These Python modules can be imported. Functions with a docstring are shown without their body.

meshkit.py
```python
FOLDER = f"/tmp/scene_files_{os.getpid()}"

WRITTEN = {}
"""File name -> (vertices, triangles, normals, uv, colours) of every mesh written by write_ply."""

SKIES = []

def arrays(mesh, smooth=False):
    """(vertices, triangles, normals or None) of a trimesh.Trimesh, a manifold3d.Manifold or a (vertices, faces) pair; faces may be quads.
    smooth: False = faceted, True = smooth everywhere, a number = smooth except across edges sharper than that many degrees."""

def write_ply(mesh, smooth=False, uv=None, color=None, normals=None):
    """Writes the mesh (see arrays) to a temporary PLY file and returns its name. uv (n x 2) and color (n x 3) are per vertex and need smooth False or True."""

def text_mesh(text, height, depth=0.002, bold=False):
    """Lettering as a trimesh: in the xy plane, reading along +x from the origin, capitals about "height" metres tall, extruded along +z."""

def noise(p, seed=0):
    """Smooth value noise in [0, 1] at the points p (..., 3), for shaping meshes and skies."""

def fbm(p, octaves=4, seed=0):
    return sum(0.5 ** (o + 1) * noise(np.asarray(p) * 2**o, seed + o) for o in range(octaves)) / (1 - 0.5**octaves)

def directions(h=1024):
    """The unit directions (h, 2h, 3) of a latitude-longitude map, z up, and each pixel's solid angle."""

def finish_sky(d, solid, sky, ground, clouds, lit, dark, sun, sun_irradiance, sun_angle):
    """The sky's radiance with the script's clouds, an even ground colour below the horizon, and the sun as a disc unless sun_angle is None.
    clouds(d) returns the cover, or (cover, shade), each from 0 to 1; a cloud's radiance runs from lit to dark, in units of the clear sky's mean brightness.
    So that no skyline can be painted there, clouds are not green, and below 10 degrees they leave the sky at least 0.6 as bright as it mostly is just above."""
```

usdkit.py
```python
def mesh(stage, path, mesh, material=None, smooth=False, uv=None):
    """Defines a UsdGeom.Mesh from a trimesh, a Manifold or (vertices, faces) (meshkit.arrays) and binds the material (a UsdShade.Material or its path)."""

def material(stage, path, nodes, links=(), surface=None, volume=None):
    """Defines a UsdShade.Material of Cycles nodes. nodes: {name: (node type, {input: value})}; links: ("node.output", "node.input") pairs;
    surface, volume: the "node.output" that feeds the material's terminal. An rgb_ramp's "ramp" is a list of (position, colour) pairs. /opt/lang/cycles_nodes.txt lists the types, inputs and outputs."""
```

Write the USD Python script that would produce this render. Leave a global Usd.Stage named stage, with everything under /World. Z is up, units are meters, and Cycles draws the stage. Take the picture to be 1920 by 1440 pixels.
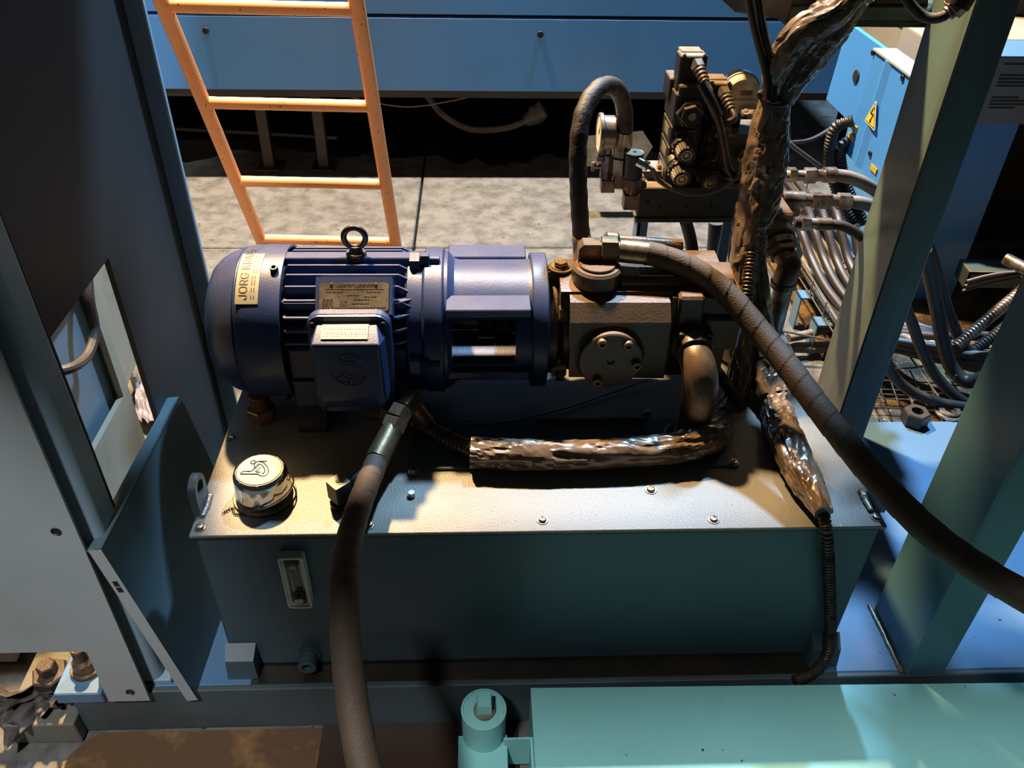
import math, random
import numpy as np, trimesh, usdkit, meshkit
import manifold3d as m3
from shapely.geometry import Polygon, Point, box as sbox, LineString
from shapely.ops import unary_union
from pxr import Usd, UsdGeom, UsdLux, Gf, Sdf, UsdShade, Vt

stage = Usd.Stage.CreateInMemory()
UsdGeom.SetStageUpAxis(stage, UsdGeom.Tokens.z)
UsdGeom.SetStageMetersPerUnit(stage, 1.0)
UsdGeom.Xform.Define(stage, '/World')
stage.SetDefaultPrim(stage.GetPrimAtPath('/World'))
UsdGeom.Scope.Define(stage, '/World/Looks')
LK = '/World/Looks/'

# ---------------------------------------------------------------- camera, lamps, exposure
EXPOSURE = 0.0
CAM_POS = (-0.08975, -0.81312, 0.88226)
CAM_ROT = [[0.999218, -0.035274, 0.01789], [0.007093, 0.604822, 0.796329], [-0.03891, -0.795579, 0.604599]]          # rows: right, up, back
cam = UsdGeom.Camera.Define(stage, '/World/camera')
cam.CreateHorizontalApertureAttr(36.0)
cam.CreateVerticalApertureAttr(27.0)
cam.CreateFocalLengthAttr(36.0 * 1555.0 / 1920.0)
cam.CreateClippingRangeAttr(Gf.Vec2f(0.01, 100.0))
cam.CreateExposureAttr(EXPOSURE)
cam.AddTransformOp().Set(Gf.Matrix4d(*[float(v) for r in range(4) for v in
    ([*CAM_ROT[r], 0.0] if r < 3 else [*CAM_POS, 1.0])]))


def lamp(name, pos, target, radius, color, power):
    l = UsdLux.DiskLight.Define(stage, '/World/' + name)
    l.CreateRadiusAttr(radius); l.CreateIntensityAttr(power); l.CreateColorAttr(Gf.Vec3f(*color))
    z = np.array(pos, float) - np.array(target, float); z /= np.linalg.norm(z)
    x = np.cross([0.0, 1.0, 0.0], z); x /= np.linalg.norm(x); y = np.cross(z, x)
    l.AddTransformOp().Set(Gf.Matrix4d(*x, 0, *y, 0, *z, 0, *[float(v) for v in pos], 1))


# two high-bay hall lamps behind the unit (one warm, one daylight) and a soft strip lamp on the aisle side
lamp('hall_lamp_warm', (-0.95, 2.15, 3.4), (0, 0.4, 0), 0.10, (1.0, 0.64, 0.31), 6600.0)
lamp('hall_lamp_daylight', (0.78, 2.15, 3.4), (0.2, 0.4, 0), 0.10, (0.42, 0.68, 1.0), 3700.0)
lamp('aisle_lamp', (-0.85, -1.9, 3.4), (-0.5, -0.2, -.3), 0.15, (0.95, 0.97, 1.0), 640.0)
dome = UsdLux.DomeLight.Define(stage, '/World/hall_ambient')
dome.CreateIntensityAttr(0.007); dome.CreateColorAttr(Gf.Vec3f(0.86, 0.93, 1.0))

# ---------------------------------------------------------------- helpers: prims
USED = {}


def numbered(parent, name):
    k = (parent, name); n = USED.get(k, 0); USED[k] = n + 1
    return f'{parent}/{name}' + (f'_{n:03d}' if n else '')


def tag(p, label=None, cat=None, group=None, kind=None):
    for k, v in (('label', label), ('category', cat), ('group', group), ('kind', kind)):
        if v: p.SetCustomDataByKey(k, v)
    return p


class Thing:
    def __init__(self, name, label=None, cat=None, loc=(0, 0, 0), group=None, kind=None):
        self.path = numbered('/World', name); self.loc = np.array(loc, float)
        x = UsdGeom.Xform.Define(stage, self.path); x.AddTranslateOp().Set(Gf.Vec3d(*map(float, loc)))
        self.prim = tag(x.GetPrim(), label, cat, group, kind)

    def part(self, name, mesh, mat, sub=None, smooth=32, label=None, kind=None):
        if isinstance(mesh, list): mesh = cat_(mesh)
        v, f, _ = meshkit.arrays(mesh)
        p = numbered(sub or self.path, name)
        usdkit.mesh(stage, p, trimesh.Trimesh(v - self.loc, f, process=False), LK + mat, smooth=smooth)
        tag(stage.GetPrimAtPath(p), label, None, None, kind)
        return p


def one(name, mesh, mat, label, cat, group=None, kind=None, smooth=32):
    """a top-level thing that is one mesh"""
    if isinstance(mesh, list): mesh = cat_(mesh)
    v, f, _ = meshkit.arrays(mesh)
    p = numbered('/World', name); c = (v.min(0) + v.max(0)) / 2; c[2] = v[:, 2].min()
    m = usdkit.mesh(stage, p, trimesh.Trimesh(v - c, f, process=False), LK + mat, smooth=smooth)
    m.AddTranslateOp().Set(Gf.Vec3d(*map(float, c)))
    return tag(m.GetPrim(), label, cat, group, kind)


# ---------------------------------------------------------------- helpers: shapes
def cat_(ms):
    out = []
    for m in ms:
        v, f, _ = meshkit.arrays(m); out.append(trimesh.Trimesh(v, f, process=False))
    return trimesh.util.concatenate(out)


def V(*a): return np.array(a, float)


def bx(x0, x1, y0, y1, z0, z1, c=0.0015):
    if c <= 0: return trimesh.creation.box(bounds=[[x0, y0, z0], [x1, y1, z1]])
    P3 = []
    for sx in (0, 1):
        for sy in (0, 1):
            for sz in (0, 1):
                X = (x0, x1)[sx]; Y = (y0, y1)[sy]; Z = (z0, z1)[sz]
                ix, iy, iz = c * (1 - 2 * sx), c * (1 - 2 * sy), c * (1 - 2 * sz)
                P3 += [(X + ix, Y + iy, Z), (X + ix, Y, Z + iz), (X, Y + iy, Z + iz)]
    return hull(P3)


def hull(P3): return trimesh.convex.convex_hull(np.array(P3, float))


def basis(w):
    w = np.array(w, float); w /= np.linalg.norm(w)
    a = V(0, 0, 1) if abs(w[2]) < 0.9 else V(1, 0, 0)
    u = np.cross(a, w); u /= np.linalg.norm(u)
    return u, np.cross(w, u), w


def lathe(p0, d, prof, n=32):
    """prof: (radius, distance along d) pairs from p0"""
    u, v, w = basis(d); p0 = np.array(p0, float)
    a = np.linspace(0, 2 * np.pi, n, endpoint=False)
    ring = np.cos(a)[:, None] * u + np.sin(a)[:, None] * v
    vs, fs = [], []
    for r, t in prof: vs.append(p0 + w * t + ring * max(r, 0.0))
    for i in range(len(prof) - 1):
        for k in range(n):
            q = (k + 1) % n
            fs.append((i * n + k, i * n + q, (i + 1) * n + q, (i + 1) * n + k))
    v_, f_ = np.vstack(vs), np.array(fs)
    return trimesh.Trimesh(v_, np.vstack([f_[:, [0, 1, 2]], f_[:, [0, 2, 3]]]), process=False)


def cyl(p0, p1, r, n=24, c=0.0008, r1=None):
    p0, p1 = np.array(p0, float), np.array(p1, float); L = np.linalg.norm(p1 - p0); r1 = r if r1 is None else r1
    c = min(c, r * 0.4, r1 * 0.4, L * 0.4)
    return lathe(p0, p1 - p0, [(0, 0), (r - c, 0), (r, c), (r1, L - c), (r1 - c, L), (0, L)], n)


def ringm(p0, p1, r, ri, n=28):
    p0, p1 = np.array(p0, float), np.array(p1, float); L = np.linalg.norm(p1 - p0); c = min(0.0006, (r - ri) * 0.25)
    return lathe(p0, p1 - p0, [(ri, 0), (r - c, 0), (r, c), (r, L - c), (r - c, L), (ri, L), (ri, 0)], n)


def hexp(p0, p1, r, c=0.001, rot=0.0):
    u, v, w = basis(np.array(p1, float) - np.array(p0, float)); L = np.linalg.norm(np.array(p1, float) - np.array(p0, float)); P3 = []
    for k in range(6):
        a = k * np.pi / 3 + rot; e = np.cos(a) * u + np.sin(a) * v
        for t, rr in ((0, r - c), (c, r), (L - c, r), (L, r - c)): P3.append(np.array(p0) + w * t + e * rr)
    return hull(P3)


def bolt(p, d, r=0.007, h=0.005, washer=True):
    """hexagon bolt head with a washer, seated at p and pointing along d"""
    d = np.array(d, float) / np.linalg.norm(d); p = np.array(p, float); ms = []
    if washer: ms.append(cyl(p, p + d * 0.0016, r * 1.3, 20, 0.0004)); p = p + d * 0.0016
    ms.append(hexp(p, p + d * h, r, 0.0007)); return ms


def capscrew(p, d, r=0.006, h=0.006):
    d = np.array(d, float) / np.linalg.norm(d); p = np.array(p, float)
    return [lathe(p, d, [(0, 0), (r, 0), (r, h - 0.0006), (r - 0.0006, h), (r * 0.55, h), (r * 0.5, h * 0.55), (0, h * 0.5)], 18)]


def pan(p, d, r=0.0062, h=0.0042):
    """cross-recess pan screw with washer"""
    d = np.array(d, float) / np.linalg.norm(d); p = np.array(p, float); u, v, w = basis(d)
    head = m3.Manifold(m3.Mesh(*mf(lathe(p + d * 0.0012, d, [(0, 0), (r, 0), (r, h * .55), (r * .85, h * .9), (r * .5, h), (0, h)], 20))))
    for e, g in ((u, v), (v, u)):
        a = hull([p + d * (0.0012 + t) + e * s1 * r * 0.55 + g * s2 * r * 0.12 for t in (h * .6, h * 1.4) for s1 in (-1, 1) for s2 in (-1, 1)])
        head = head - m3.Manifold(m3.Mesh(*mf(a)))
    return [cyl(p, p + d * 0.0012, r * 1.45, 22, 0.0003), head]


def mf(t):
    t = trimesh.Trimesh(t.vertices, t.faces, process=True); t.merge_vertices()
    t.update_faces(t.nondegenerate_faces()); t.remove_unreferenced_vertices()
    if t.volume < 0: t.invert()
    return np.array(t.vertices, np.float32), np.array(t.faces, np.uint32)


def man(t): return m3.Manifold(m3.Mesh(*mf(t)))


def spline(pts, step=0.006):
    p = np.array(pts, float)
    if len(p) == 2: p = np.array([p[0], (p[0] + p[1]) / 2, p[1]])
    e = np.vstack([2 * p[0] - p[1], p, 2 * p[-1] - p[-2]]); out = []
    for i in range(1, len(e) - 2):
        n = max(2, int(np.linalg.norm(e[i + 1] - e[i]) / 0.002))
        t = np.linspace(0, 1, n, endpoint=False)[:, None]
        # centripetal-like tangents
        d0, d1, d2 = (max(np.linalg.norm(e[i + k + 1] - e[i + k]) ** 0.5, 1e-4) for k in (-1, 0, 1))
        m1 = ((e[i] - e[i - 1]) / d0 - (e[i + 1] - e[i - 1]) / (d0 + d1) + (e[i + 1] - e[i]) / d1) * d1
        m2 = ((e[i + 1] - e[i]) / d1 - (e[i + 2] - e[i]) / (d1 + d2) + (e[i + 2] - e[i + 1]) / d2) * d1
        out.append((2 * t**3 - 3 * t**2 + 1) * e[i] + (t**3 - 2 * t**2 + t) * m1 + (-2 * t**3 + 3 * t**2) * e[i + 1] + (t**3 - t**2) * m2)
    q = np.vstack(out + [e[-2][None]])
    s = np.concatenate([[0], np.cumsum(np.linalg.norm(np.diff(q, axis=0), axis=1))])
    u = np.linspace(0, s[-1], max(3, int(s[-1] / step) + 1))
    return np.stack([np.interp(u, s, q[:, k]) for k in range(3)], 1), u


def tube(pts, r, n=14, step=0.006, rf=None, ellipse=None, caps=True, smoothpath=True):
    if smoothpath: q, u = spline(pts, step)
    else:
        q = np.array(pts, float); u = np.concatenate([[0], np.cumsum(np.linalg.norm(np.diff(q, axis=0), axis=1))])
    t = np.gradient(q, axis=0); t /= np.linalg.norm(t, axis=1)[:, None]
    a = np.cross(t[0], [0.3, 0.2, 0.93]); a /= np.linalg.norm(a)
    A = []
    for k in range(len(q)):
        a = a - t[k] * (a @ t[k]); a /= np.linalg.norm(a); A.append(a)
    A = np.array(A); B = np.cross(t, A); th = np.linspace(0, 2 * np.pi, n, endpoint=False)
    R = np.interp(u / u[-1], np.linspace(0, 1, len(r)), r) if np.ndim(r) else np.full(len(q), float(r))
    rr = R[:, None] * np.ones(n)
    if rf is not None: rr = rr * rf(u[:, None], th[None, :])
    v = q[:, None] + (A[:, None] * np.cos(th)[None, :, None] + B[:, None] * np.sin(th)[None, :, None]) * rr[..., None]
    N = len(q); i, k = np.meshgrid(np.arange(N - 1), np.arange(n), indexing='ij'); k2 = (k + 1) % n
    f = np.stack([i * n + k, i * n + k2, (i + 1) * n + k2, (i + 1) * n + k], -1).reshape(-1, 4)
    vs = v.reshape(-1, 3); fs = np.vstack([f[:, [0, 1, 2]], f[:, [0, 2, 3]]])
    if caps:
        vs = np.vstack([vs, q[0], q[-1]]); c0, c1 = len(vs) - 2, len(vs) - 1
        fs = np.vstack([fs, [(c0, (j + 1) % n, j) for j in range(n)], [(c1, (N - 1) * n + j, (N - 1) * n + (j + 1) % n) for j in range(n)]])
    m = trimesh.Trimesh(vs, fs, process=False)
    if m.volume < 0: m.invert()
    return m


def frame(o, u, v):
    u, v = np.array(u, float), np.array(v, float); u /= np.linalg.norm(u); w = np.cross(u, v); w /= np.linalg.norm(w); v = np.cross(w, u)
    M = np.eye(4); M[:3, 0], M[:3, 1], M[:3, 2], M[:3, 3] = u, v, w, o
    return M


def slab(poly, h, M):
    """extrude a shapely polygon (or list of points) by h along the third axis of frame M"""
    if not hasattr(poly, 'geom_type'): poly = Polygon(poly)
    gs = getattr(poly, 'geoms', [poly]); ms = []
    for g in gs:
        m = trimesh.creation.extrude_polygon(g, abs(h), engine='earcut')
        if h < 0: m.apply_translation([0, 0, h])
        m.apply_transform(M); ms.append(m)
    return cat_(ms)


def rrect(w, h, r, cx=0, cy=0): return sbox(cx - w / 2 + r, cy - h / 2 + r, cx + w / 2 - r, cy + h / 2 - r).buffer(r, 6)


def crinkle(seed, amp=0.16, f=1.0):
    rng = np.random.RandomState(seed)
    def fn(u, th):
        x = np.broadcast_to(u * 24 * f, np.broadcast(u, th).shape); c, s = np.broadcast_to(np.cos(th), x.shape), np.broadcast_to(np.sin(th), x.shape)
        p = np.stack([x, c * 1.7 + seed * 3.1, s * 1.7], -1)
        w = (meshkit.noise(p * .9 + 3, seed + 5) - .5)[..., None] * 1.6
        a = np.abs(meshkit.noise(p * [.55, 1.5, 1.5] + w, seed) - 0.5) * 2; b = np.abs(meshkit.noise(p * [1.6, 1.3, 1.3] + 7 + w * 1.5, seed + 1) - 0.5) * 2; c2 = np.abs(meshkit.noise(p * [3.6, 2.6, 2.6] + w * 2.5, seed + 2) - 0.5) * 2
        return 1 + amp * ((0.45 - a) * .9 + .8 * (0.4 - b) + .35 * (.4 - c2))
    return fn


def corr(pitch, amp=0.10): return lambda u, th: 1 + amp * np.sign(np.cos(u * 2 * np.pi / pitch)) * np.abs(np.cos(u * 2 * np.pi / pitch)) ** 0.5 + 0 * th


def wrap(pitch=0.035, depth=0.05):
    """tape-wrapped hose: a small step where each turn overlaps"""
    def fn(u, th):
        ph = (u / pitch - th / (2 * np.pi)) % 1.0
        return 1 + depth * (ph - 0.5) * 0.8 - depth * .8 * np.exp(-((ph - .5) ** 2 + 0) * 0) * (ph > .93)
    return fn



_RT = np.array([[0.999218, -0.007093, 0.03891], [-0.035274, -0.604822, 0.795579], [0.01789, -0.796329, -0.604599]]); _C = np.array([-0.08975, -0.81312, 0.88226])
def P(px, py, x=None, y=None, z=None):
    """world point on the plane x, y or z = const seen in direction (px, py); used only for runs of like points"""
    d = _RT @ np.array([(px - 960) / 1555.0, (py - 720) / 1555.0, 1.0])
    for k, v in enumerate((x, y, z)):
        if v is not None: return tuple(_C + d * (v - _C[k]) / d[k])

# ---------------------------------------------------------------- materials
AISLE = ('tank_paint', 'guard_paint', 'column_paint', 'cabinet_teal', 'cover_paint', 'channel_paint', 'oily_floor', 'oily_plate', 'wrapped_hose', 'chrome', 'oily_sludge', 'machine_blue', 'orange_paint', 'steel_dirty', 'zinc', 'screw_steel', 'steel', 'brown_fitting', 'gauge_back', 'grey_hose', 'panel_grey', 'gauge_rim', 'box_blue', 'sign_yellow', 'sign_white')
def mat(name, base, rough=0.5, metal=0.0, dirt=None, dscale=6.0, dlo=0.45, dhi=0.7, damt=1.0, dust=None, dustamt=0.0,
        spec=None, sscale=160.0, sthr=0.72, bump=0.0, bscale=300.0, streak=False, coat=0.0, drough=None, vary=0.12, ior=0.5):
    k = 1.0 if name in AISLE else 0.5      # colours outside AISLE are halved to cut bounce light and deepen shade
    base = tuple(c * k for c in base); dirt = dirt and tuple(c * k for c in dirt); dust = dust and tuple(c * k for c in dust); spec = spec and tuple(c * k for c in spec)
    N = {'g': ('geometry', {}), 'p': ('principled_bsdf', {'roughness': rough, 'metallic': metal, 'coat_weight': coat, 'coat_roughness': 0.12, 'specular_ior_level': ior}),
         'nv': ('noise_texture', {'scale': 2.2, 'detail': 3.0}),
         'rv': ('rgb_ramp', {'ramp': [(0.3, tuple(c * (1 - vary) for c in base)), (0.7, tuple(min(1, c * (1 + vary)) for c in base))]})}
    L = [('g.position', 'nv.vector'), ('nv.fac', 'rv.fac')]
    cur = 'rv.color'
    if dirt is not None:
        N['md'] = ('mapping', {'scale': (1.0, 1.0, 0.16) if streak else (1.0, 1.0, 1.0)})
        N['nd'] = ('noise_texture', {'scale': dscale, 'detail': 6.0, 'roughness': 0.62})
        N['rd'] = ('rgb_ramp', {'ramp': [(dlo, (0, 0, 0)), (dhi, (damt, damt, damt))]})
        N['xd'] = ('mix', {'color2': tuple(dirt)})
        L += [('g.position', 'md.vector'), ('md.vector', 'nd.vector'), ('nd.fac', 'rd.fac'), ('rd.color', 'xd.fac'), (cur, 'xd.color1')]
        cur = 'xd.color'
        if drough is not None:
            N['xr'] = ('mix_float', {'a': rough, 'b': drough}); L += [('rd.color', 'xr.fac'), ('xr.result', 'p.roughness')]
    if dust is not None:
        N['sn'] = ('separate_xyz', {}); N['nu'] = ('noise_texture', {'scale': 30.0, 'detail': 5.0, 'roughness': 0.7})
        N['ru'] = ('map_range', {'from_min': 0.45, 'from_max': 0.95, 'to_min': 0.0, 'to_max': dustamt, 'clamp': True})
        N['mu'] = ('math', {'math_type': 'multiply'}); N['rn'] = ('map_range', {'from_min': 0.3, 'from_max': 0.62, 'to_min': 0.45, 'to_max': 1.0, 'clamp': True})
        N['xu'] = ('mix', {'color2': tuple(dust)})
        L += [('g.normal', 'sn.vector'), ('sn.z', 'ru.value'), ('g.position', 'nu.vector'), ('nu.fac', 'rn.value'), ('ru.result', 'mu.value1'), ('rn.result', 'mu.value2'),
              ('mu.value', 'xu.fac'), (cur, 'xu.color1')]
        cur = 'xu.color'
    if spec is not None:
        N['ns'] = ('noise_texture', {'scale': sscale, 'detail': 2.0}); N['rs'] = ('rgb_ramp', {'ramp': [(sthr, (0, 0, 0)), (sthr + 0.03, (1, 1, 1))]})
        N['xs'] = ('mix', {'color2': tuple(spec)})
        L += [('g.position', 'ns.vector'), ('ns.fac', 'rs.fac'), ('rs.color', 'xs.fac'), (cur, 'xs.color1')]
        cur = 'xs.color'
    L.append((cur, 'p.base_color'))
    if bump > 0:
        N['nb'] = ('noise_texture', {'scale': bscale, 'detail': 3.0}); N['b'] = ('bump', {'strength': bump, 'distance': 0.001})
        L += [('g.position', 'nb.vector'), ('nb.fac', 'b.height'), ('b.normal', 'p.normal')]
    usdkit.material(stage, LK + name, N, L, surface='p.BSDF')


TEAL = (0.052, 0.092, 0.112); BROWN = (0.075, 0.045, 0.024); DUST = (0.42, 0.33, 0.23)
mat('tank_paint', TEAL, 0.42, dirt=(0.045, 0.05, 0.04), dscale=5, dlo=.55, dhi=.8, damt=.6, bump=.12, bscale=500)
mat('plate_paint', (0.30, 0.30, 0.255), 0.38, dirt=(0.16, 0.15, 0.10), dscale=7, dlo=.5, dhi=.72, damt=.55, spec=(0.07, 0.05, 0.035), sscale=210, sthr=.70, bump=.35, bscale=420, drough=.28)
mat('gasket_paint', (0.05, 0.09, 0.10), 0.5, dirt=BROWN, dscale=8)
mat('column_paint', (0.24, 0.33, 0.39), 0.5, dirt=(0.11, 0.13, 0.13), dscale=3, dlo=.5, dhi=.8, damt=.5, bump=.06, bscale=400)
mat('column_shade_paint', (0.026, 0.036, 0.042), 0.6, dirt=(0.03, 0.03, 0.03), dscale=3, damt=.5)  # near-black copy of the column paint, stands in for the unlit web
mat('guard_paint', (0.34, 0.37, 0.37), 0.5, dirt=(0.17, 0.18, 0.16), dscale=3, dlo=.5, dhi=.8, damt=.35)
mat('cover_paint', (0.075, 0.125, 0.145), 0.42, dirt=(0.05, 0.09, 0.10), dscale=4, damt=.5)
mat('post_paint', (0.21, 0.35, 0.34), 0.42, dirt=(0.11, 0.095, 0.055), dscale=5, dlo=.40, dhi=.60, damt=.9, streak=True, bump=.08)
mat('near_post_paint', (0.13, 0.34, 0.43), 0.42, dirt=(0.12, 0.24, 0.28), dscale=4, dlo=.5, dhi=.75, damt=.5)
mat('base_paint', (0.16, 0.35, 0.60), 0.42, dirt=(0.22, 0.24, 0.22), dscale=6, dlo=.55, dhi=.8, damt=.5, spec=(0.05, 0.05, 0.04), sscale=120, sthr=.74)
mat('channel_paint', (0.062, 0.088, 0.097), 0.5, dirt=(0.03, 0.03, 0.027), dscale=6, dlo=.4, dhi=.7, damt=.8)
mat('oily_sludge', (0.018, 0.016, 0.013), 0.25, dirt=(0.04, 0.028, 0.015), dscale=12, spec=(0.35, 0.33, 0.3), sscale=330, sthr=.77, bump=.3, bscale=200)
mat('machine_blue', (0.075, 0.28, 0.66), 0.38, dirt=(0.05, 0.2, 0.42), dscale=2.5, dlo=.5, dhi=.8, damt=.6, streak=True, vary=.06)
mat('box_blue', (0.05, 0.25, 0.85), 0.35, dirt=(0.04, 0.2, 0.6), dscale=3, damt=.4, streak=True, vary=.05)
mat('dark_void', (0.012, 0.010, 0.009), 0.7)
mat('dark_steel', (0.03, 0.028, 0.026), 0.5, dirt=BROWN, dscale=9)
mat('cabinet_teal', (0.22, 0.52, 0.50), 0.45, dirt=(0.17, 0.40, 0.39), dscale=5, dlo=.5, dhi=.8, damt=.5, spec=(0.06, 0.045, 0.03), sscale=55, sthr=.735)
mat('pump_casting', (0.105, 0.072, 0.045), 0.34, dirt=(0.055, 0.072, 0.062), dscale=11, dlo=.47, dhi=.62, dust=(0.36, 0.225, 0.125), dustamt=.85, bump=.5, bscale=260)
mat('motor_navy', (0.036, 0.085, 0.26), 0.36, dirt=(0.025, 0.05, 0.13), dscale=7, damt=.5, dust=(0.26, 0.22, 0.23), dustamt=.5, bump=.22, bscale=330)
mat('motor_dark', (0.010, 0.014, 0.024), 0.5)
mat('orange_paint', (0.80, 0.29, 0.085), 0.42, dirt=(0.62, 0.25, 0.10), dscale=9, damt=.5, dust=(0.9, 0.62, 0.42), dustamt=.5, spec=(0.14, 0.09, 0.06), sscale=120, sthr=.685, bump=.12, bscale=180)
mat('rubber_hose', (0.05, 0.038, 0.03), 0.55, dirt=(0.085, 0.06, 0.042), dscale=10, damt=.6, dust=(0.20, 0.145, 0.10), dustamt=.6, bump=.8, bscale=520)
mat('grey_hose', (0.06, 0.055, 0.05), 0.5, dirt=(0.10, 0.085, 0.07), dscale=9, dust=(0.30, 0.26, 0.23), dustamt=.75, bump=.3, bscale=400)
mat('black_hose', (0.035, 0.033, 0.034), 0.45, dust=(0.15, 0.125, 0.11), dustamt=.7)
mat('wrapped_hose', (0.080, 0.050, 0.028), 0.66, dirt=(0.045, 0.031, 0.020), dscale=11, dust=(0.09, 0.062, 0.042), dustamt=.5, bump=.9, bscale=430)
mat('film_wrap', (0.34, 0.245, 0.165), 0.27, dirt=(0.13, 0.088, 0.056), dscale=16, dlo=.42, dhi=.62, dust=(0.40, 0.29, 0.19), dustamt=.35, coat=.5, bump=.15, bscale=90)
mat('film_clear', (0.42, 0.36, 0.27), 0.2, dirt=(0.16, 0.11, 0.07), dscale=14, dlo=.42, dhi=.62, coat=.8, bump=.5, bscale=90)
mat('conduit', (0.10, 0.072, 0.055), 0.34, metal=.4, dirt=(0.05, 0.035, 0.025), dscale=22, dust=(0.26, 0.2, 0.15), dustamt=.5)
mat('zinc', (0.46, 0.365, 0.215), 0.32, metal=.85, dirt=(0.16, 0.11, 0.06), dscale=25, dlo=.42, dhi=.66, bump=.15)
mat('steel_dirty', (0.36, 0.30, 0.25), 0.34, metal=.75, dirt=(0.10, 0.065, 0.04), dscale=24, dlo=.42, dhi=.62, bump=.3, bscale=300)
mat('brown_fitting', (0.20, 0.135, 0.085), 0.34, metal=.55, dirt=(0.07, 0.042, 0.022), dscale=20, dlo=.4, dhi=.65, dust=(0.34, 0.24, 0.15), dustamt=.4, bump=.35, bscale=300)
mat('chrome', (0.82, 0.80, 0.76), 0.13, metal=1.0, vary=.02)
mat('chrome_top', (0.62, 0.55, 0.38), 0.6, metal=1.0, vary=.02)
mat('steel', (0.55, 0.54, 0.52), 0.32, metal=.9, dirt=(0.22, 0.2, 0.18), dscale=30)
mat('screw_steel', (0.42, 0.36, 0.29), 0.34, metal=.85, dirt=(0.08, 0.06, 0.045), dscale=80, dlo=.45, dhi=.6)
mat('black_oxide', (0.02, 0.019, 0.018), 0.4, dust=(0.28, 0.21, 0.15), dustamt=.35)
mat('black_plastic', (0.022, 0.02, 0.018), 0.38, dirt=(0.045, 0.036, 0.028), dscale=18, dust=(0.55, 0.45, 0.31), dustamt=.95, bump=.12)
mat('valve_black', (0.026, 0.023, 0.02), 0.38, dirt=(0.055, 0.045, 0.033), dscale=16, dust=(0.42, 0.33, 0.23), dustamt=.85, bump=.15)
mat('knob_grey', (0.11, 0.095, 0.075), 0.38, dirt=(0.05, 0.04, 0.03), dscale=20, dust=(0.34, 0.28, 0.21), dustamt=.7)
mat('brass_plate', (0.50, 0.38, 0.22), 0.42, metal=.35, dirt=(0.22, 0.15, 0.08), dscale=26, dlo=.45, dhi=.68, spec=(0.1, 0.06, 0.03), sscale=260, sthr=.73, bump=.2, bscale=200)
mat('sticker_cream', (0.80, 0.70, 0.42), 0.5, dirt=(0.55, 0.44, 0.24), dscale=50, dlo=.5, dhi=.7, vary=.05)
mat('ink', (0.05, 0.04, 0.03), 0.5)
mat('ink_soft', (0.22, 0.16, 0.09), 0.5)
mat('dark_nut', (0.07, 0.055, 0.045), 0.45, metal=.3, dirt=(0.12, 0.085, 0.06), dscale=30, dust=(0.2, 0.15, 0.11), dustamt=.5, bump=.4, bscale=200)
mat('plate_silver', (0.52, 0.46, 0.36), 0.4, metal=.3, dirt=(0.2, 0.17, 0.12), dscale=60)
mat('gauge_case', (0.62, 0.56, 0.47), 0.28, metal=.55, dirt=(0.34, 0.24, 0.14), dscale=18, dlo=.5, dhi=.75, vary=.05)
mat('gauge_back', (0.60, 0.55, 0.42), 0.4, dirt=(0.24, 0.19, 0.12), dscale=20, dust=(0.6, 0.5, 0.35), dustamt=.5)
mat('sign_yellow', (0.85, 0.58, 0.03), 0.4, vary=.03)
mat('sign_white', (0.78, 0.76, 0.70), 0.45, vary=.03)
mat('tape_yellow', (0.80, 0.66, 0.06), 0.5, vary=.05)
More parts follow.
